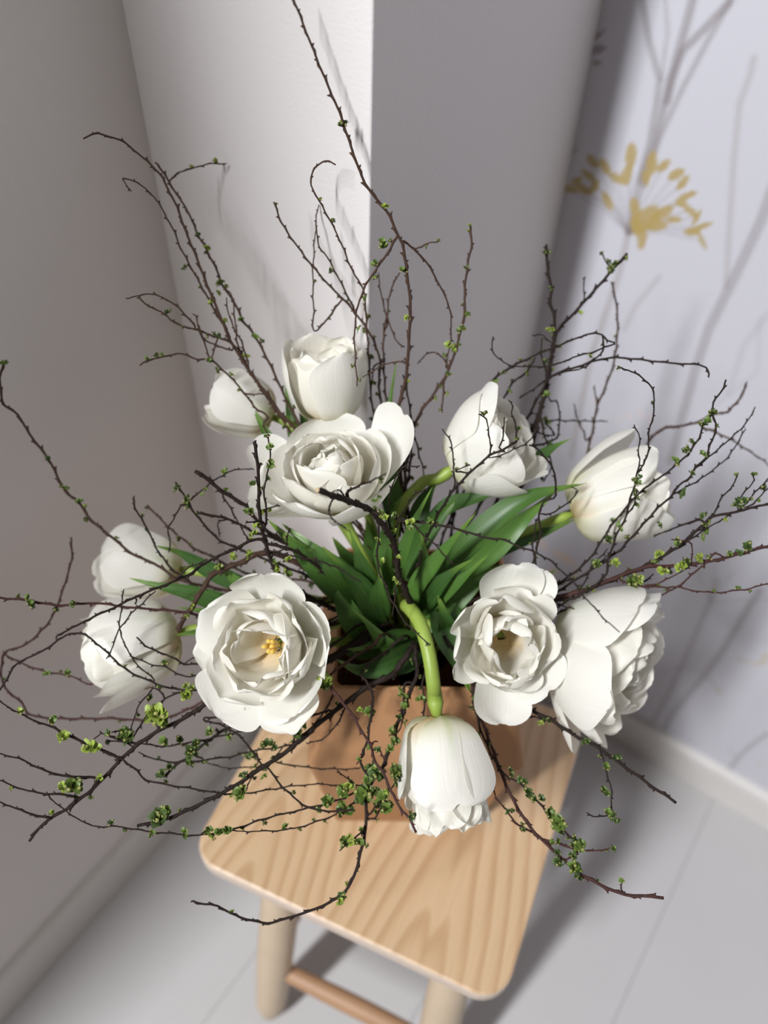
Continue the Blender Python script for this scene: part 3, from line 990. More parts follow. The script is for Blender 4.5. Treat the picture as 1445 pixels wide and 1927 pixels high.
def branch(label, main, d0, d1, w0, w1, green=.3, shoots=(), tint=1, mat=None, csize=1.0, rooted=True, tufts=(), cut=False):
    """main: traced from the bouquet outwards; w0, w1 thickness in photo pixels"""
    NB[0] += 1
    rng = random.Random(900 + NB[0])
    mat = mat or BARK
    pts = parse(main)
    p3 = resolve(pts, d0, d1)
    hid = 0
    if rooted:
        mp = mouth_point(p3[0])
        bot = inside_point(mp)
        gap = np.linalg.norm(p3[0] - mp)
        pre = [bot, mp] + ([(mp + p3[0]) / 2 + np.array([0, 0, .006])] if gap > .05 else [])
        L = sum(np.linalg.norm(np.diff(np.array(p3), axis=0), axis=1))
        hid = (0.2 + gap) / (0.2 + gap + L)
        p3f = pre + p3
        loc = bot
    else:
        p3f, loc = p3, p3[0]
    root = empty('budding_branch', loc)
    tag(root, label, 'branch', 'budding branches in the bouquet')
    shoot(root, 'stem', p3f, w0 * .57 * d0 / FPX, w1 * .57 * d1 / FPX, green, rng, mat, tint, csize, hid * .85, cut)
    lines = [list(zip(pts, p3))]
    for sh in shoots:
        sp = parse(sh[0])
        # joins where its first point lies nearest the lines already grown
        best = min((q for ln in lines for q in ln), key=lambda q: (q[0][0] - sp[0][0]) ** 2 + (q[0][1] - sp[0][1]) ** 2)
        ds = project(best[1])[2]
        s3 = resolve(sp, ds, sh[1])
        if (best[0][0] - sp[0][0]) ** 2 + (best[0][1] - sp[0][1]) ** 2 > 16:
            s3 = [best[1]] + s3
        ww = sh[3] if len(sh) > 3 else 3.6
        shoot(root, 'shoot', s3, ww * .57 * ds / FPX, 2.2 * .5 * sh[1] / FPX, sh[2], rng, mat, tint, csize)
        lines.append(list(zip(sp, s3[-len(sp):])))
    allp = [q for ln in lines for q in ln]
    for tx, ty, sz, tn in tufts:
        b = min(allp, key=lambda q: (q[0][0] - tx) ** 2 + (q[0][1] - ty) ** 2)
        d = project(b[1])[2]
        c = P(tx, ty, d - 0.002)
        for k in range(2):
            add_cluster(root, c + np.array([rng.uniform(-1, 1), rng.uniform(-1, 1), rng.uniform(-1, 1)]) * .0022 * k, norm(-FWD * .6 + UP * .5 + RIGHT * rng.uniform(-.7, .7)), sz, tn, rng)
    return root


# back left
branch('long brown branch arching up to the upper left, its tip hooked over the left wall',
       '560 815 531 783 510 752 470 700 458 680 433 640 407 577 387 530 368 480 350 437 333 390 313 350 297 323 253 283 230 266 200 255 177 252 157 261', .585, .515, 6.5, 3, .08,
       [('433 637 427 623 403 583 387 553 367 517 340 467 328 437 303 390 280 360 253 342 230 335 240 350 247 360', .525, .04, 3.6),
        ('470 700 457 650 440 617 430 590 426 560', .55, .05, 3), ('455 668 446 640 437 560 420 540', .56, .05, 3)], tint=2, mat=BARKP,
       tufts=[(397, 572, .9, 2), (345, 508, .7, 0)])
branch('second long branch at upper left with lime buds and a pale side twig pointing right',
       '590 850 570 810 540 755 510 690 480 633 457 603 440 567 420 540 410 513 387 467 373 443 353 397 333 367 317 340 305 322 297 308', .590, .560, 5, 3.4, .12,
       [('318 342 333 326 353 320 380 311 403 308 427 308', .575, .25, 3)], tint=2, mat=BARKP,
       tufts=[(387, 468, 1.1, 2), (373, 443, .8, 0), (417, 532, 1.1, 1), (415, 556, .9, 2), (453, 603, .9, 1), (478, 633, .9, 1)])
branch('forked branch at left reaching over the wall corner above the back left tulip',
       '500 745 470 700 452 664 437 647 410 635 387 627 367 620 327 607 310 590 280 577 263 560', .580, .535, 4.5, 2.6, .22,
       [('367 615 352 596 333 577 307 560 277 553 257 557 240 563', .53, .05, 3.2), ('397 673 386 650 377 627 367 593 362 591', .55, .05, 3), ('437 660 405 648 385 640 375 612', .55, .08, 3)], tint=1, mat=BARKP,
       tufts=[(311, 589, .9, 0), (409, 634, .9, 0)])
branch('low twig at left ending beside the wall, crossing in front of the back left tulip',
       '505 818 502 783 480 767 460 740 443 720 413 690 393 677 367 675 337 665 307 672 277 678 263 688', .575, .54, 4, 2.6, .35,
       [('460 740 476 742 500 742', .56, .1, 2.6)], tint=1, mat=BARKP, tufts=[(278, 676, .7, 1), (306, 670, .7, 1), (393, 678, .8, 1)])
# centre back
branch('tallest branch rising past the pillar edge and leaving the photo at the top',
       '750 860 745 830 749 770 762 720 767 680 770 627 772 573 765 510 759 467 749 443 729 400 699 363 680 330 655 260 640 215 608 140 580 70 553 0 545 -20', .580, .440, 6.5, 4, .07,
       [('749 443 722 487 705 510 682 550 670 593 667 637 669 680 672 727', .53, .45, 4), ('759 453 779 470 802 493 825 533 845 577 849 620 845 660 838 690', .575, .12, 3.6),
        ('779 470 799 460 812 456 822 457', .52, .6, 3), ('770 688 749 680 715 690 682 710', .56, .25, 3)], tint=1, mat=BARKP,
       tufts=[(648, 240, 1.3, 0), (727, 390, .8, 2), (721, 460, 1.2, 1), (705, 497, 1.0, 1), (756, 510, .9, 1), (766, 600, 1.1, 2), (846, 650, 1.2, 2)])
branch('upright twig right of the pillar edge with a straight reddish tip',
       '762 900 765 870 772 827 789 780 815 743 842 700 859 653 869 613 875 583 874 553 879 503 887 460 885 423', .585, .545, 5.5, 3.6, .30,
       [('840 703 835 723 832 777', .575, .35, 4), ('842 690 825 665 800 668 785 685', .575, .05, 2.6)], tint=1, mat=BARKP, tufts=[(868, 624, 1.2, 1), (879, 504, .7, 1), (885, 424, .6, 2), (850, 655, 1.0, 2), (840, 705, .9, 1)])
branch('faint blurred twig before the bright pillar face, its tip leaning left',
       '715 740 712 727 715 680 699 633 669 590 645 562 622 540 585 497 562 467 532 423 515 380', .592, .530, 4.6, 3, .22,
       [('665 580 642 533 615 483 599 460 595 417', .53, .2, 3.2), ('594 623 590 577 589 503 595 417 600 385', .55, .12, 3.2)], tint=1, mat=BARKP)
branch('blurred twig with a curled tip hanging before the bright pillar face',
       '700 760 695 690 690 620 684 547 663 510 642 458 621 415 595 368 584 342 592 318 613 302 631 310', .590, .500, 4, 2.6, .42, tint=0, mat=BARKP)
branch('small group of thin upright twigs just right of the pillar edge behind the upright tulip',
       '728 760 722 677 722 627 729 587 735 547 752 513', .598, .56, 4.2, 2.6, .2,
       [('722 627 729 600 722 577 715 540 712 513', .57, .1, 2.8), ('729 590 732 607 745 640 762 653', .58, .05, 2.6), ('722 680 705 690 697 730', .59, .2, 2.8)], tint=1, mat=BARKP)
branch('leafy twig between the peony-like tulip and the loose tulip at upper right',
       '752 960 770 890 775 800 772 777 765 730 758 705', .590, .575, 4.4, 3, .45, [('775 800 790 860 800 900', .59, .4, 3), ('770 890 742 840 736 790', .58, .3, 3)], tint=1)
# right back
branch('upright knobbly branch at right with a dark bud on its tip, before the pillar corner',
       '990 900 1002 840 1017 767 1027 740 1030 707 1037 673 1042 640 1043 597 1035 570 1037 543 1030 503 1028 460', .605, .575, 7, 4.4, .2, 
       [('1047 823 1052 773 1047 753 1037 757 1028 735', .61, .3, 3.6), ('1020 800 1037 873 1023 907', .61, .4, 3.6), ('1030 707 1020 673 1018 640', .6, .4, 3.4)], tint=0,
       tufts=[(1022, 477, .8, 0), (1038, 543, .7, 0), (1040, 622, .9, 2), (1031, 742, 1.0, 1)])
branch('thick slanting branch at right pointing up to the printed yellow flower',
       '1005 800 1025 745 1035 690 1047 627 1073 597 1100 567 1127 537 1153 507 1180 477', .605, .600, 5.6, 4.6, .3,
       [('1153 507 1142 497 1133 473', .6, .7, 3), ('1100 567 1098 545 1101 520', .6, .3, 2.4)], tint=1, tufts=[(1148, 512, 1.1, 0), (1160, 497, .9, 0), (1089, 588, .8, 2)])
branch('far blurred twig hanging straight down before the wallpaper, right of the slanting branch',
       '1075 960 1092 900 1113 820 1123 767 1137 733 1153 690 1160 647 1162 600 1157 557 1150 530', .660, .640, 4.6, 3, .06, [('1123 767 1120 740 1118 725', .65, .1, 2.6), ('1102 830 1100 813 1090 800 1080 760', .66, .05, 2.6)], mat=BARKP)
branch('arching twig at right bending over like a bow above the loose tulip',
       '880 800 893 763 920 723 943 703 963 690 1010 667 1060 647 1093 633 1113 628 1133 630 1143 640 1157 645', .590, .555, 4.8, 2.8, .28,
       [('1157 647 1113 663 1077 673 1043 687 1003 690 960 687 933 670 925 647 928 633', .56, .05, 2.8), ('1134 634 1136 653 1123 673 1090 695 1060 700 1033 710', .57, .06, 3), ('1047 652 1020 630 1005 633', .57, .05, 2.2)], tint=1,
       tufts=[(930, 722, 1.0, 1), (948, 703, .9, 0)])
branch('long bare twig curving far right before the white wallpaper with a hooked end',
       '985 800 1017 740 1040 707 1087 690 1127 677 1160 673 1207 677 1260 683 1317 687 1333 697 1333 710', .600, .545, 4.6, 2.8, .03, [('1040 707 1017 723 977 750', .6, .15, 3.2)])
branch('leafy blurred twig behind the loose tulip, between the arch and the upright branch',
       '930 790 960 727 993 697 1007 673', .605, .595, 4, 2.8, .55, [('1040 820 1027 793 1077 792 1143 793', .66, .02, 3)], tint=1)
branch('many-tipped dark twig lying across the loose tulip at upper right',
       '800 1020 825 967 845 934 862 912 882 892 900 875 922 857 944 847 972 832', .560, .520, 4.6, 3.6, .26,
       [('972 832 970 805 969 790 962 778 964 765 957 753', .515, .25, 3), ('922 855 922 832 917 797 910 785 901 779', .515, .25, 3), ('939 842 947 820 949 785', .515, .35, 3),
        ('920 862 954 852 992 832 1009 812 1015 787', .52, .03, 2.4), ('882 890 857 887 885 875', .53, .5, 2.6), ('845 934 856 910 853 880 850 837 832 807', .53, .05, 3)], tint=0)
branch('thin crooked twig beside the right edge of the loose tulip, its tip bent left',
       '985 1100 1005 1050 1012 1024 1017 997 1014 967 1024 944 1042 938 1045 922 1045 897 1034 872 1014 847 996 838', .560, .520, 4.2, 2.8, .10,
       [('1010 1090 1003 1033 1006 997 1012 975', .57, .35, 3.6), ('1040 965 1064 949 1076 939 1088 924 1074 916', .55, .15, 2.6)], tint=1)
# right
branch('dark twig curving up across the far right tulip, its thin tip bent to the left',
       '1010 1135 1080 1125 1136 1087 1143 1060 1160 1007 1179 969 1186 934 1195 914 1198 891 1211 874 1219 852 1220 829 1223 802 1229 783 1231 753 1224 726 1201 706 1168 691', .565, .510, 4.4, 2.4, .16,
       [('1198 891 1204 864 1201 848 1203 821 1193 799', .52, .05, 2.6), ('1179 969 1195 945 1198 920', .53, .25, 2.8)], tint=0, tufts=[(1195, 912, 1.0, 1), (1203, 898, .7, 0), (1165, 990, .9, 1), (1199, 940, .7, 0)])
branch('leafy twig crossing the far right tulip and rising to a straight bare tip',
       '1000 1140 1096 1083 1160 1040 1183 1017 1210 987 1234 960 1265 931 1279 912 1298 898 1310 879 1327 862 1336 838 1343 821 1347 797 1341 781', .570, .530, 4.4, 3, .25,
       [('1310 880 1370 829 1403 797 1421 766', .57, .03, 2.8), ('1265 931 1312 905 1339 886 1372 857 1403 807', .58, .25, 2.8)], tint=0, tufts=[(1320, 855, .9, 1), (1303, 893, .8, 0), (1240, 985, .7, 0)])
branch('second leafy twig above the far right tulip with a green tuft below its fine tip',
       '1000 1125 1063 1090 1110 1050 1150 990 1200 930 1226 910 1265 881 1284 864 1298 850 1315 824 1324 800 1339 778 1343 757 1358 735 1366 714', .580, .530, 4, 2.8, .22,
       [], tint=0, tufts=[(1272, 868, 1.1, 1), (1290, 850, 1.1, 0), (1318, 802, 1.0, 0), (1330, 795, 1.0, 1), (1340, 775, 1.1, 0)])
branch('far blurred bare twig at the right edge forming a wide arch before the wallpaper',
       '1180 900 1215 840 1243 809 1291 800 1315 793 1348 778 1370 776 1377 766 1396 745 1403 721', .66, .64, 5, 3.2, .03,
       [('1324 805 1348 814 1386 833 1403 845 1427 860 1445 874 1460 890', .66, .03, 3.8)], mat=BARKP)
branch('upper thick leafy branch fanning to the right edge above the side-lying tulip',
       '960 1145 1010 1130 1063 1120 1096 1113 1130 1100 1163 1087 1203 1070 1230 1057 1263 1037 1290 1020 1306 1003 1323 987 1340 973 1363 967 1393 962 1420 953 1443 950 1465 946', .575, .535, 8, 3.6, .50,
       [('1343 967 1356 940 1373 920 1385 903 1389 890', .53, .05, 2.8), ('1386 950 1400 927 1410 917 1418 903 1414 891', .53, .3, 2.8), ('1396 955 1430 917 1445 900', .54, .25, 2.8), ('1400 955 1413 950 1445 920', .54, .25, 2.6),
        ('1323 987 1316 978 1260 997 1230 1010', .58, .12, 4), ('1290 1020 1345 985 1375 968', .54, .6, 3), ('1263 1037 1306 1003 1330 990', .55, .5, 2.6)], tint=1, csize=1.1,
       tufts=[(1400, 944, 1.2, 0), (1386, 946, 1.1, 0), (1323, 972, 1.0, 0), (1240, 1045, 1.2, 2), (1320, 1010, .9, 1), (1275, 1022, .9, 1)])
branch('lower reddish leafy branch leaving the photo at the right edge, level with the side-lying tulip',
       '955 1150 1005 1135 1060 1122 1110 1107 1150 1090 1176 1080 1216 1067 1263 1065 1323 1058 1363 1050 1410 1037 1445 1028 1470 1022', .570, .530, 8, 4.6, .32,
       [('1346 1042 1323 1063 1296 1087 1270 1107 1240 1122 1210 1132 1170 1145 1123 1148 1073 1145 1040 1130', .565, .22, 3), ('1160 1087 1180 1097 1210 1103 1240 1105 1273 1105 1310 1112 1350 1115 1413 1107 1445 1097 1460 1094', .52, .14, 3.2),
        ('1213 1102 1240 1097 1265 1085 1280 1077', .54, .7, 2.8), ('1298 1062 1303 1043 1296 1020 1263 1015', .53, .2, 2.6)], tint=1, mat=BARKR, csize=1.1,
       tufts=[(1187, 1100, 1.7, 1), (1200, 1090, 1.2, 2), (1310, 1052, 1.3, 2), (1290, 1058, 1.1, 0), (1374, 1045, 1.1, 1), (1408, 1030, 1.2, 0), (1390, 1042, .9, 0), (1250, 1078, 1.2, 2), (1278, 1070, 1.2, 2), (1120, 1063, 1.2, 1), (1145, 1018, 1.2, 0), (1155, 1062, 1.2, 2)])
branch('thin twigs spreading right just above the side-lying tulip, under the two thick branches',
       '985 1165 1016 1153 1040 1157 1073 1146 1130 1145 1150 1130 1203 1100 1230 1080', .575, .555, 4, 2.4, .3,
       [('1016 1153 1040 1150 1090 1110 1113 1067 1143 1033', .56, .3, 2.8), ('1016 1107 1045 1098 1073 1090', .57, .1, 2.4), ('1010 1125 1060 1095 1096 1083 1150 1040', .56, .2, 2.6), ('1040 1157 1020 1165 1012 1150', .57, .7, 2.4)], tint=0, tufts=[(1190, 1135, 1.0, 1), (1206, 1138, 1.0, 1), (1020, 1150, .9, 0)])
# the near branch in the middle
branch('thick dark branch with a sawn end, nearest the camera, lying before the peony-like tulip',
       '770 1130 750 1080 747 1047 737 1013 720 987 697 960 667 947 633 935 597 922', .560, .440, 10.5, 9, .12, cut=True, shoots=
       [('653 938 654 926 677 913 703 903 727 890', .425, .02, 5), ('648 935 640 923 627 925 622 932', .43, .02, 3), ('640 937 627 940 618 960 630 980 657 1000', .43, .02, 3.4),
        ('700 962 720 970 743 975 777 982 810 985 843 992 877 1000 907 1011 940 1014 964 1023 1000 1037 1032 1052 1049 1069 1072 1086 1084 1104 1106 1130 1130 1157 1166 1190', .44, .10, 4.6),
        ('745 978 770 983 793 1003 820 1027 853 1062', .45, .10, 3.4), ('713 985 713 997 710 1057 720 1090 737 1130 760 1167 785 1193 810 1213', .46, .12, 3.4),
        ('735 1010 730 953 742 903 753 887 763 878 790 877', .48, .06, 3.2), ('740 1000 757 967 773 937 800 920', .49, .06, 3), ('747 1047 748 1090 742 1130 738 1160', .53, .7, 3)], tint=1, csize=.75,
       tufts=[(707, 943, .8, 1), (715, 968, .9, 1), (722, 975, .9, 2), (743, 973, .9, 1), (770, 985, .8, 2), (775, 995, .7, 1), (808, 985, .9, 1), (712, 1018, .7, 2), (718, 1056, .7, 2), (738, 998, .7, 2), (748, 1048, .8, 2), (742, 1090, .8, 2), (718, 905, .7, 0)])
branch('knobbly dark branch standing upright at the left edge of the peony-like tulip',
       '640 1150 560 1110 519 1072 509 1052 499 1019 492 990 487 952 487 915 485 877 480 840 478 832', .580, .500, 8, 5.5, .28,
       [('497 994 502 965 497 935 500 902 508 870 507 840 505 818', .5, .6, 3.4), ('499 990 490 981 462 984', .51, .1, 3.6), ('494 960 510 955 527 952', .52, .3, 3), ('519 1040 537 1030 543 995', .52, .05, 2.6),
        ('509 1040 560 1048 620 1062 680 1095', .54, .02, 3), ('519 1072 530 1085 545 1088', .54, .2, 3.4)], tint=1,
       tufts=[(478, 912, .9, 0), (508, 842, .9, 1), (508, 872, .9, 1), (480, 1005, 1.1, 2), (482, 992, 1.0, 2), (472, 1045, .9, 2), (515, 1060, 1.0, 1), (523, 1075, 1.0, 2), (470, 965, 1.2, 1), (545, 1052, .8, 2)])
# left
branch('long dark twig sloping from the bouquet down left across both stacked tulips',
       '560 1040 499 1022 494 1014 469 1019 434 1037 409 1047 380 1064 355 1082 327 1094 295 1107 265 1119 240 1131 200 1150 167 1165 130 1185 107 1195', .540, .470, 6, 3, .04, [('255 1123 257 1130 254 1137', .47, 0, 3), ('327 1094 350 1072 390 1052', .5, .05, 3)])
branch('dark spiky twig pointing up left above the stacked tulips, behind the knobbly branch',
       '520 1010 484 980 469 957 444 940 419 925 394 905 380 893 367 887', .575, .54, 5, 6.5, .1, [('419 932 437 962 454 994 472 1019', .53, .03, 3)], tint=1)
branch('short pointed twig at left just below the spiky one, its dark end tapering left',
       '530 1020 500 1008 472 999 452 987 429 977 399 970 373 966', .575, .545, 4.6, 4, .12, [('429 977 410 985 413 1010', .55, .3, 2.8)], tint=0)
branch('dark-tipped budded twig rising above the upper stacked tulip, crossed by a thin twig',
       '480 1045 424 1022 404 1009 387 990 367 967 355 945 340 922 330 907', .575, .545, 4.4, 3.2, .42, [('340 952 360 940 380 922 399 907 419 894 437 886 474 881', .56, .15, 3.2), ('340 952 325 980 315 992 320 1014 317 1040', .56, .1, 3)], tint=1, tufts=[(333, 922, .8, 0), (352, 945, .9, 1), (427, 886, .9, 1), (385, 923, .7, 1)])
branch('thin twig crossing the upper stacked tulip with its tip above the petals',
       '480 1150 400 1120 325 1072 307 1049 292 1029 282 1004 272 987 255 957 250 936', .590, .560, 4, 2.8, .28, tint=0)
branch('very long thin twig from the upper stacked tulip to the left edge of the photo',
       '500 1130 420 1110 340 1092 310 1073 283 1057 250 1043 213 1013 170 977 147 943 127 930 113 907 93 867 73 840 53 813 33 780 7 760 0 720 2 700 7 683', .595, .560, 5, 3.6, .28, tint=1, mat=BARKP, tufts=[(7, 686, .9, 1), (120, 920, .8, 1), (147, 945, .9, 1), (93, 865, .8, 0)])
branch('blurred twig with budded knots behind the upper stacked tulip',
       '470 1080 382 1039 362 1032 350 1017 335 1009 320 994 300 975 277 950', .610, .590, 4, 2.8, .45, tint=0, mat=BARKP)
branch('straight reddish twig crossing the lower stacked tulip level to the left photo edge',
       '520 1200 414 1166 380 1159 340 1151 293 1147 233 1142 180 1135 110 1139 53 1130 0 1125 -20 1123', .575, .520, 5, 3.6, .14, mat=BARKR, tint=0, tufts=[(55, 1126, .9, 1), (140, 1136, 1.0, 0)])
branch('stout brown branch stub with a swollen bud end between the left tulips',
       '600 1080 509 1040 450 1060 400 1082 378 1115 355 1152 332 1186', .585, .550, 10, 7, .1, tint=2, mat=BARKP, tufts=[(352, 1160, .8, 2), (362, 1140, .7, 2), (410, 1070, .9, 2), (440, 1050, 1.0, 2)])
branch('blurred curved twig at the far left edge hanging down the wall side',
       '330 1345 200 1352 70 1349 40 1322 10 1295 3 1275 3 1249 13 1225 50 1212 93 1169 113 1125 127 1082 135 1050 134 1011', .600, .590, 4.4, 3, .08,
       [('10 1232 50 1252 90 1265 133 1272 160 1285 200 1289 250 1299 287 1294', .57, .18, 3.2)], mat=BARKR, tint=1, tufts=[(92, 1268, 1.0, 1), (130, 1268, 1.1, 1)])
branch('thin arched twig over the lower stacked tulip running to the left photo edge',
       '480 1300 367 1299 320 1295 290 1285 267 1275 240 1262 213 1239 187 1215 160 1195 133 1192 110 1205 73 1229 37 1245 20 1265 0 1299 -12 1320', .560, .520, 4, 3, .05,
       [('290 1282 290 1279 253 1245 237 1215 225 1182 233 1109', .53, .03, 2.6), ('222 1188 213 1215 200 1240', .53, .03, 2.4), ('225 1182 253 1149 293 1112', .54, .03, 2.4)], mat=BARK)
branch('pair of short twigs with dark knots between the lower stacked tulip and the open tulip',
       '450 1255 410 1252 370 1250 347 1249 313 1232 280 1219 257 1199', .560, .535, 3.6, 2.6, .2, [('410 1260 377 1269 357 1274 333 1267 310 1255 280 1249 247 1234', .54, .35, 2.8), ('347 1249 365 1236 378 1225', .55, .6, 2.4)], tint=1)
# lower left
branch('heaviest dark branch sloping down left under the open tulip to a pale cut tip',
       '600 1250 480 1278 420 1303 384 1327 342 1354 295 1377 247 1411 210 1448 174 1485 126 1522 84 1548 55 1583', .565, .510, 11, 4.4, .16, cut=True, shoots=
       [('95 1541 53 1530 0 1509 -15 1502', .50, .1, 4.2), ('140 1499 79 1493 42 1485 0 1469 -15 1463', .50, .1, 4.2), ('179 1464 126 1461 79 1448 42 1430 0 1418 -15 1413', .50, .08, 5),
        ('222 1427 179 1406 137 1388 95 1367 53 1351 0 1321 -15 1312', .50, .16, 5.5), ('229 1428 258 1451 274 1467 316 1477 368 1485 416 1493 458 1493 495 1488 553 1479 605 1476 663 1480', .56, .08, 3.4),
        ('250 1405 200 1382 185 1385 165 1400', .52, .3, 3), ('295 1377 270 1395 245 1398 200 1392', .53, .7, 3)], tint=1, csize=1.1,
       tufts=[(300, 1350, 2.3, 2), (290, 1340, 1.6, 2), (305, 1362, 1.4, 1), (120, 1388, 1.5, 2), (172, 1409, 1.6, 2), (135, 1480, 1.6, 1), (118, 1480, 1.2, 2), (188, 1466, .9, 2), (245, 1390, 1.5, 0), (235, 1380, 1.2, 1), (98, 1358, 1.1, 1), (205, 1380, 1.1, 0), (310, 1395, 1.3, 1), (352, 1312, 1.5, 2), (358, 1296, 1.2, 2)])
branch('dark branch from the vase rim sloping down left across the stool corner',
       '740 1268 695 1290 647 1325 605 1357 568 1388 532 1420 495 1443 453 1472 411 1496 363 1520 316 1540 258 1554', .560, .520, 10, 5, .16,
       [('551 1400 567 1362 572 1339 569 1318', .53, .35, 3.6), ('572 1339 581 1327 598 1301 603 1285', .53, .2, 3), ('630 1340 619 1336 586 1348 553 1353 511 1360 475 1372 440 1381', .55, .1, 4),
        ('534 1421 510 1432 480 1450 463 1489', .55, .25, 3), ('650 1330 640 1352 615 1385 579 1400', .56, .03, 3)], tint=1, csize=1.05,
       tufts=[(300, 1537, 1.7, 0), (312, 1530, 1.4, 1), (560, 1380, 1.3, 0), (545, 1340, 1.2, 0), (530, 1343, 1.0, 0), (555, 1352, 1.1, 1), (500, 1405, 1.2, 0), (515, 1408, 1.2, 0), (475, 1420, 1.1, 0), (463, 1458, .9, 0), (498, 1460, .8, 1)])
branch('thin twig dropping from the open tulip to the leafy tuft on the vase front',
       '470 1340 384 1351 420 1366 445 1381 473 1410 492 1438 506 1447 522 1470 551 1499 581 1520 609 1525 633 1527 664 1522', .535, .515, 3.4, 3, .18, tint=1, rooted=True)
branch('leafy twig parallel to the heaviest branch, between it and the stool edge',
       '560 1280 467 1349 447 1359 420 1375 390 1395 363 1419 333 1439 307 1462', .575, .555, 6, 4, .55,
       [('390 1395 366 1395 320 1404 283 1402 247 1395 227 1389 200 1382', .54, .5, 3), ('482 1367 467 1372 417 1385 367 1395', .55, .45, 3.4), ('363 1419 383 1430 333 1434 293 1429 260 1415', .55, .4, 3)], tint=0, csize=1.1,
       tufts=[(368, 1400, 1.3, 0), (362, 1418, 1.4, 0), (308, 1455, 1.3, 0), (335, 1395, 1.2, 0), (398, 1375, 1.2, 1), (320, 1445, 1.0, 0), (355, 1430, 1.0, 1)])
branch('nearly level thin twigs running right from the lower left branches over the stool seat',
       '640 1290 580 1385 532 1405 482 1412 433 1424 383 1430 350 1440', .585, .570, 3.6, 2.6, .15, [('482 1440 427 1445 387 1435', .58, .05, 2.4), ('532 1405 518 1433 553 1440 586 1445 628 1447 675 1447', .585, .05, 2.6)], tint=1)
branch('leafy curling twig standing up from the lower left tangle before the grey wall',
       '520 1290 367 1299 343 1302 310 1315 287 1335 267 1359 252 1385', .560, .530, 4.4, 3, .4, [('300 1300 287 1295 277 1309 260 1329 253 1349 247 1372', .525, .9, 2.8), ('247 1395 227 1375 210 1378', .53, .6, 2.6)], tint=0)
# front
branch('leafy branch hanging down the vase front, looping out past the lower left seat edge',
       '785 1262 778 1288 768 1308 759 1340 747 1364 741 1396 728 1423 720 1443 705 1464 693 1485 689 1510 689 1539 687 1566 678 1606 668 1643 652 1674 626 1695 584 1714 542 1727 505 1737 458 1728 431 1717 410 1705 381 1701 363 1695', .560, .520, 7, 3.2, .30,
       [('693 1479 670 1477 647 1460 634 1449', .53, .2, 3), ('693 1482 680 1483 660 1495 629 1508 591 1518 553 1527 500 1540 453 1556 411 1567 368 1572 326 1569 274 1564 226 1556 174 1554 142 1538 126 1527 105 1512 87 1490', .50, .16, 3.6),
        ('690 1490 660 1514 637 1530 605 1543 553 1559 500 1564 432 1564', .52, .12, 3.2), ('689 1560 663 1580 639 1601', .52, .9, 3.4), ('689 1540 705 1520 722 1505', .53, .9, 3), ('705 1539 722 1512 732 1489 747 1468', .53, .9, 3),
        ('764 1285 757 1330 754 1369 743 1385', .55, .6, 4)], tint=1, csize=1.2,
       tufts=[(694, 1340, 1.3, 1), (680, 1336, 1.0, 2), (692, 1470, 1.5, 1), (690, 1495, 1.7, 1), (700, 1452, 1.5, 0), (648, 1488, 1.4, 1), (655, 1480, 1.2, 2), (614, 1513, 1.3, 1), (648, 1522, 1.4, 1), (640, 1528, 1.2, 0), (660, 1523, 1.2, 1), (722, 1500, 1.5, 1),
               (728, 1520, 1.4, 1), (735, 1515, 1.2, 0), (745, 1460, 1.2, 0), (742, 1450, 1.2, 1), (650, 1585, 1.3, 1), (660, 1575, 1.2, 2), (675, 1585, 1.1, 1), (648, 1690, 1.1, 0), (640, 1700, .9, 2), (410, 1566, 1.1, 1), (425, 1562, 1.2, 1), (392, 1562, 1.0, 1), (350, 1564, 1.0, 1),
               (455, 1492, 1.4, 1), (286, 1566, .8, 1), (744, 1396, 1.1, 1), (735, 1410, 1.1, 1), (765, 1330, 1.0, 1), (760, 1310, 1.0, 1), (750, 1350, 1.0, 0), (708, 1490, 1.3, 0), (680, 1505, 1.2, 0)])
branch('short leafy twig hanging over the vase front, left of the long looping branch',
       '682 1262 689 1281 701 1308 701 1329 696 1356 693 1385 685 1412 678 1435 685 1450 695 1462', .552, .535, 4.6, 3.4, .35, [('685 1420 676 1432 671 1438', .53, .5, 2.8), ('695 1450 714 1444 716 1460', .53, .9, 3)], tint=1, tufts=[(705, 1450, 1.4, 1), (712, 1460, 1.3, 0)])
branch('thin dark twig hanging behind the drooping tulip stem, left side',
       '800 1262 795 1284 797 1308 799 1333 795 1354 790 1375', .560, .55, 4, 3, .25, tint=1, tufts=[(790, 1315, .9, 1)])
branch('single reddish twig slanting across the vase front from open tulip to drooping tulip',
       '640 1255 615 1278 622 1290 631 1304 643 1321 660 1340 672 1362 689 1389 699 1408 707 1435 724 1460 736 1489 753 1520 768 1537 783 1567', .530, .490, 4.6, 4, .05,
       [('700 1398 706 1395 711 1396', .5, 0, 3), ('707 1412 716 1412 722 1428 728 1432', .51, .3, 2.6)], mat=BARKR, tint=2, tufts=[(610, 1275, 1.4, 2), (616, 1285, 1.4, 2), (608, 1292, 1.2, 1), (774, 1535, .9, 0), (604, 1262, 1.1, 1), (713, 1412, .8, 0)])
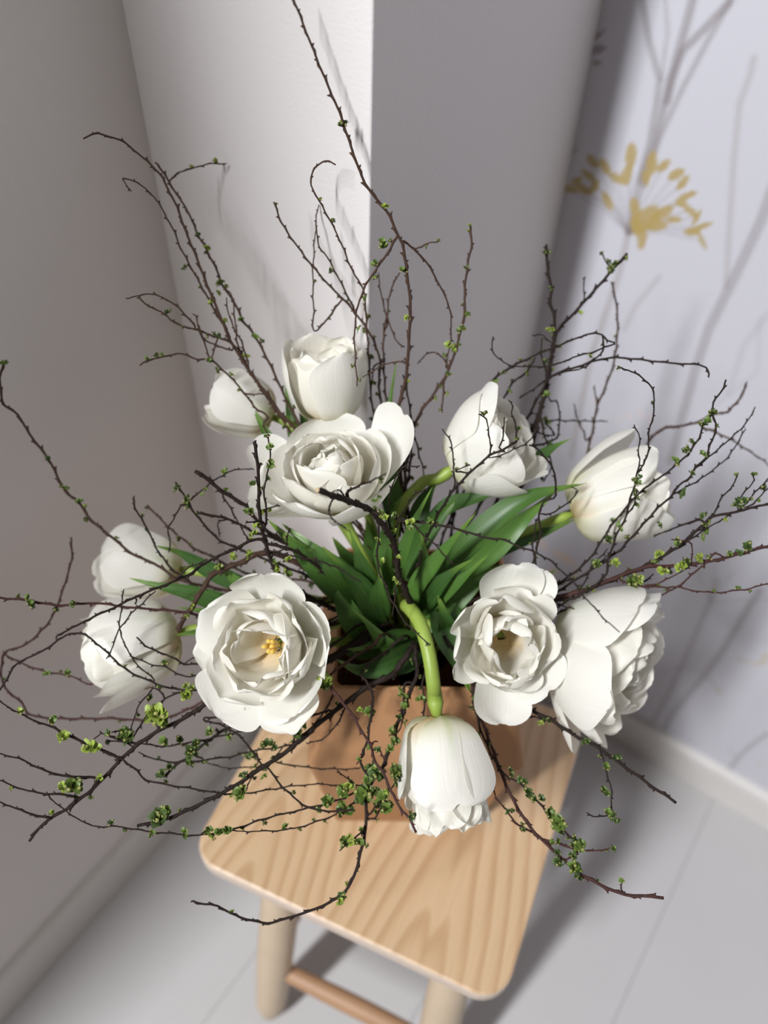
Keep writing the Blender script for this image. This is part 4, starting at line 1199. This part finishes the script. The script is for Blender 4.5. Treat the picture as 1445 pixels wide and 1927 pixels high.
# right front
branch('bare brown branch end passing under the loose petal out over the floor at right',
       '880 1262 930 1293 958 1310 979 1326 1008 1341 1034 1353 1083 1385 1118 1402 1147 1422 1171 1440 1200 1460 1235 1486 1255 1498 1272 1511', .570, .530, 6.5, 4.8, .08,
       [('1130 1412 1136 1432 1140 1446 1143 1460 1150 1483 1150 1507 1153 1527 1156 1542', .52, .45, 3), ('1153 1531 1138 1536 1121 1537 1104 1529', .52, .08, 2.6), ('1022 1356 1005 1348 985 1350 947 1348 920 1342 897 1338 880 1329', .56, .04, 2.8)],
       tint=1, tufts=[(1137, 1493, 1.2, 1), (1141, 1444, .9, 1), (1142, 1530, 1.0, 1), (1155, 1545, .9, 0), (1030, 1358, 1.0, 0), (1013, 1362, .7, 2), (1100, 1397, .8, 0), (1160, 1425, .9, 0)])
branch('reddish brown branch running from behind the drooping tulip to a cut end at lower right',
       '880 1262 889 1295 900 1338 912 1370 932 1425 953 1479 976 1524 1002 1562 1017 1577 1031 1591 1052 1611 1072 1629 1089 1643 1113 1656 1142 1671 1179 1684 1214 1686 1249 1690', .565, .515, 5.6, 5.2, .14, cut=True, shoots=
       [('1002 1566 976 1553 956 1530 935 1502 925 1480', .53, .3, 4), ('1020 1579 1043 1585 1069 1594 1101 1601 1127 1600 1156 1595', .505, .2, 4), ('1054 1614 1066 1617 1084 1608 1090 1600', .51, .5, 3), ('1168 1675 1169 1668 1171 1658', .51, 0, 2)],
       mat=BARKR, tint=1, tufts=[(1090, 1594, 1.4, 1), (1077, 1592, 1.2, 0), (1040, 1585, 1.0, 1), (1050, 1622, 1.1, 0), (1080, 1637, 1.2, 1), (1088, 1650, .9, 0), (1045, 1606, 1.0, 0), (1171, 1658, .6, 1), (983, 1562, .9, 0), (956, 1528, .8, 0), (1150, 1596, .8, 0), (898, 1325, 1.1, 1), (1075, 1608, .9, 0)])
branch('leafy twig beside the drooping tulip, right of the reddish branch over the seat',
       '905 1250 890 1300 898 1350 915 1400 945 1452 976 1473 999 1495 1020 1518 1043 1547 1060 1562 1081 1581', .565, .525, 3.8, 3, .45, tint=1, csize=1.1, tufts=[(960, 1458, 1.0, 0), (985, 1473, 1.0, 0), (992, 1492, 1.2, 0), (1008, 1505, 1.2, 0), (1030, 1530, 1.4, 1), (1055, 1553, 1.5, 1), (1055, 1567, 1.0, 0), (890, 1320, 1.0, 1)])
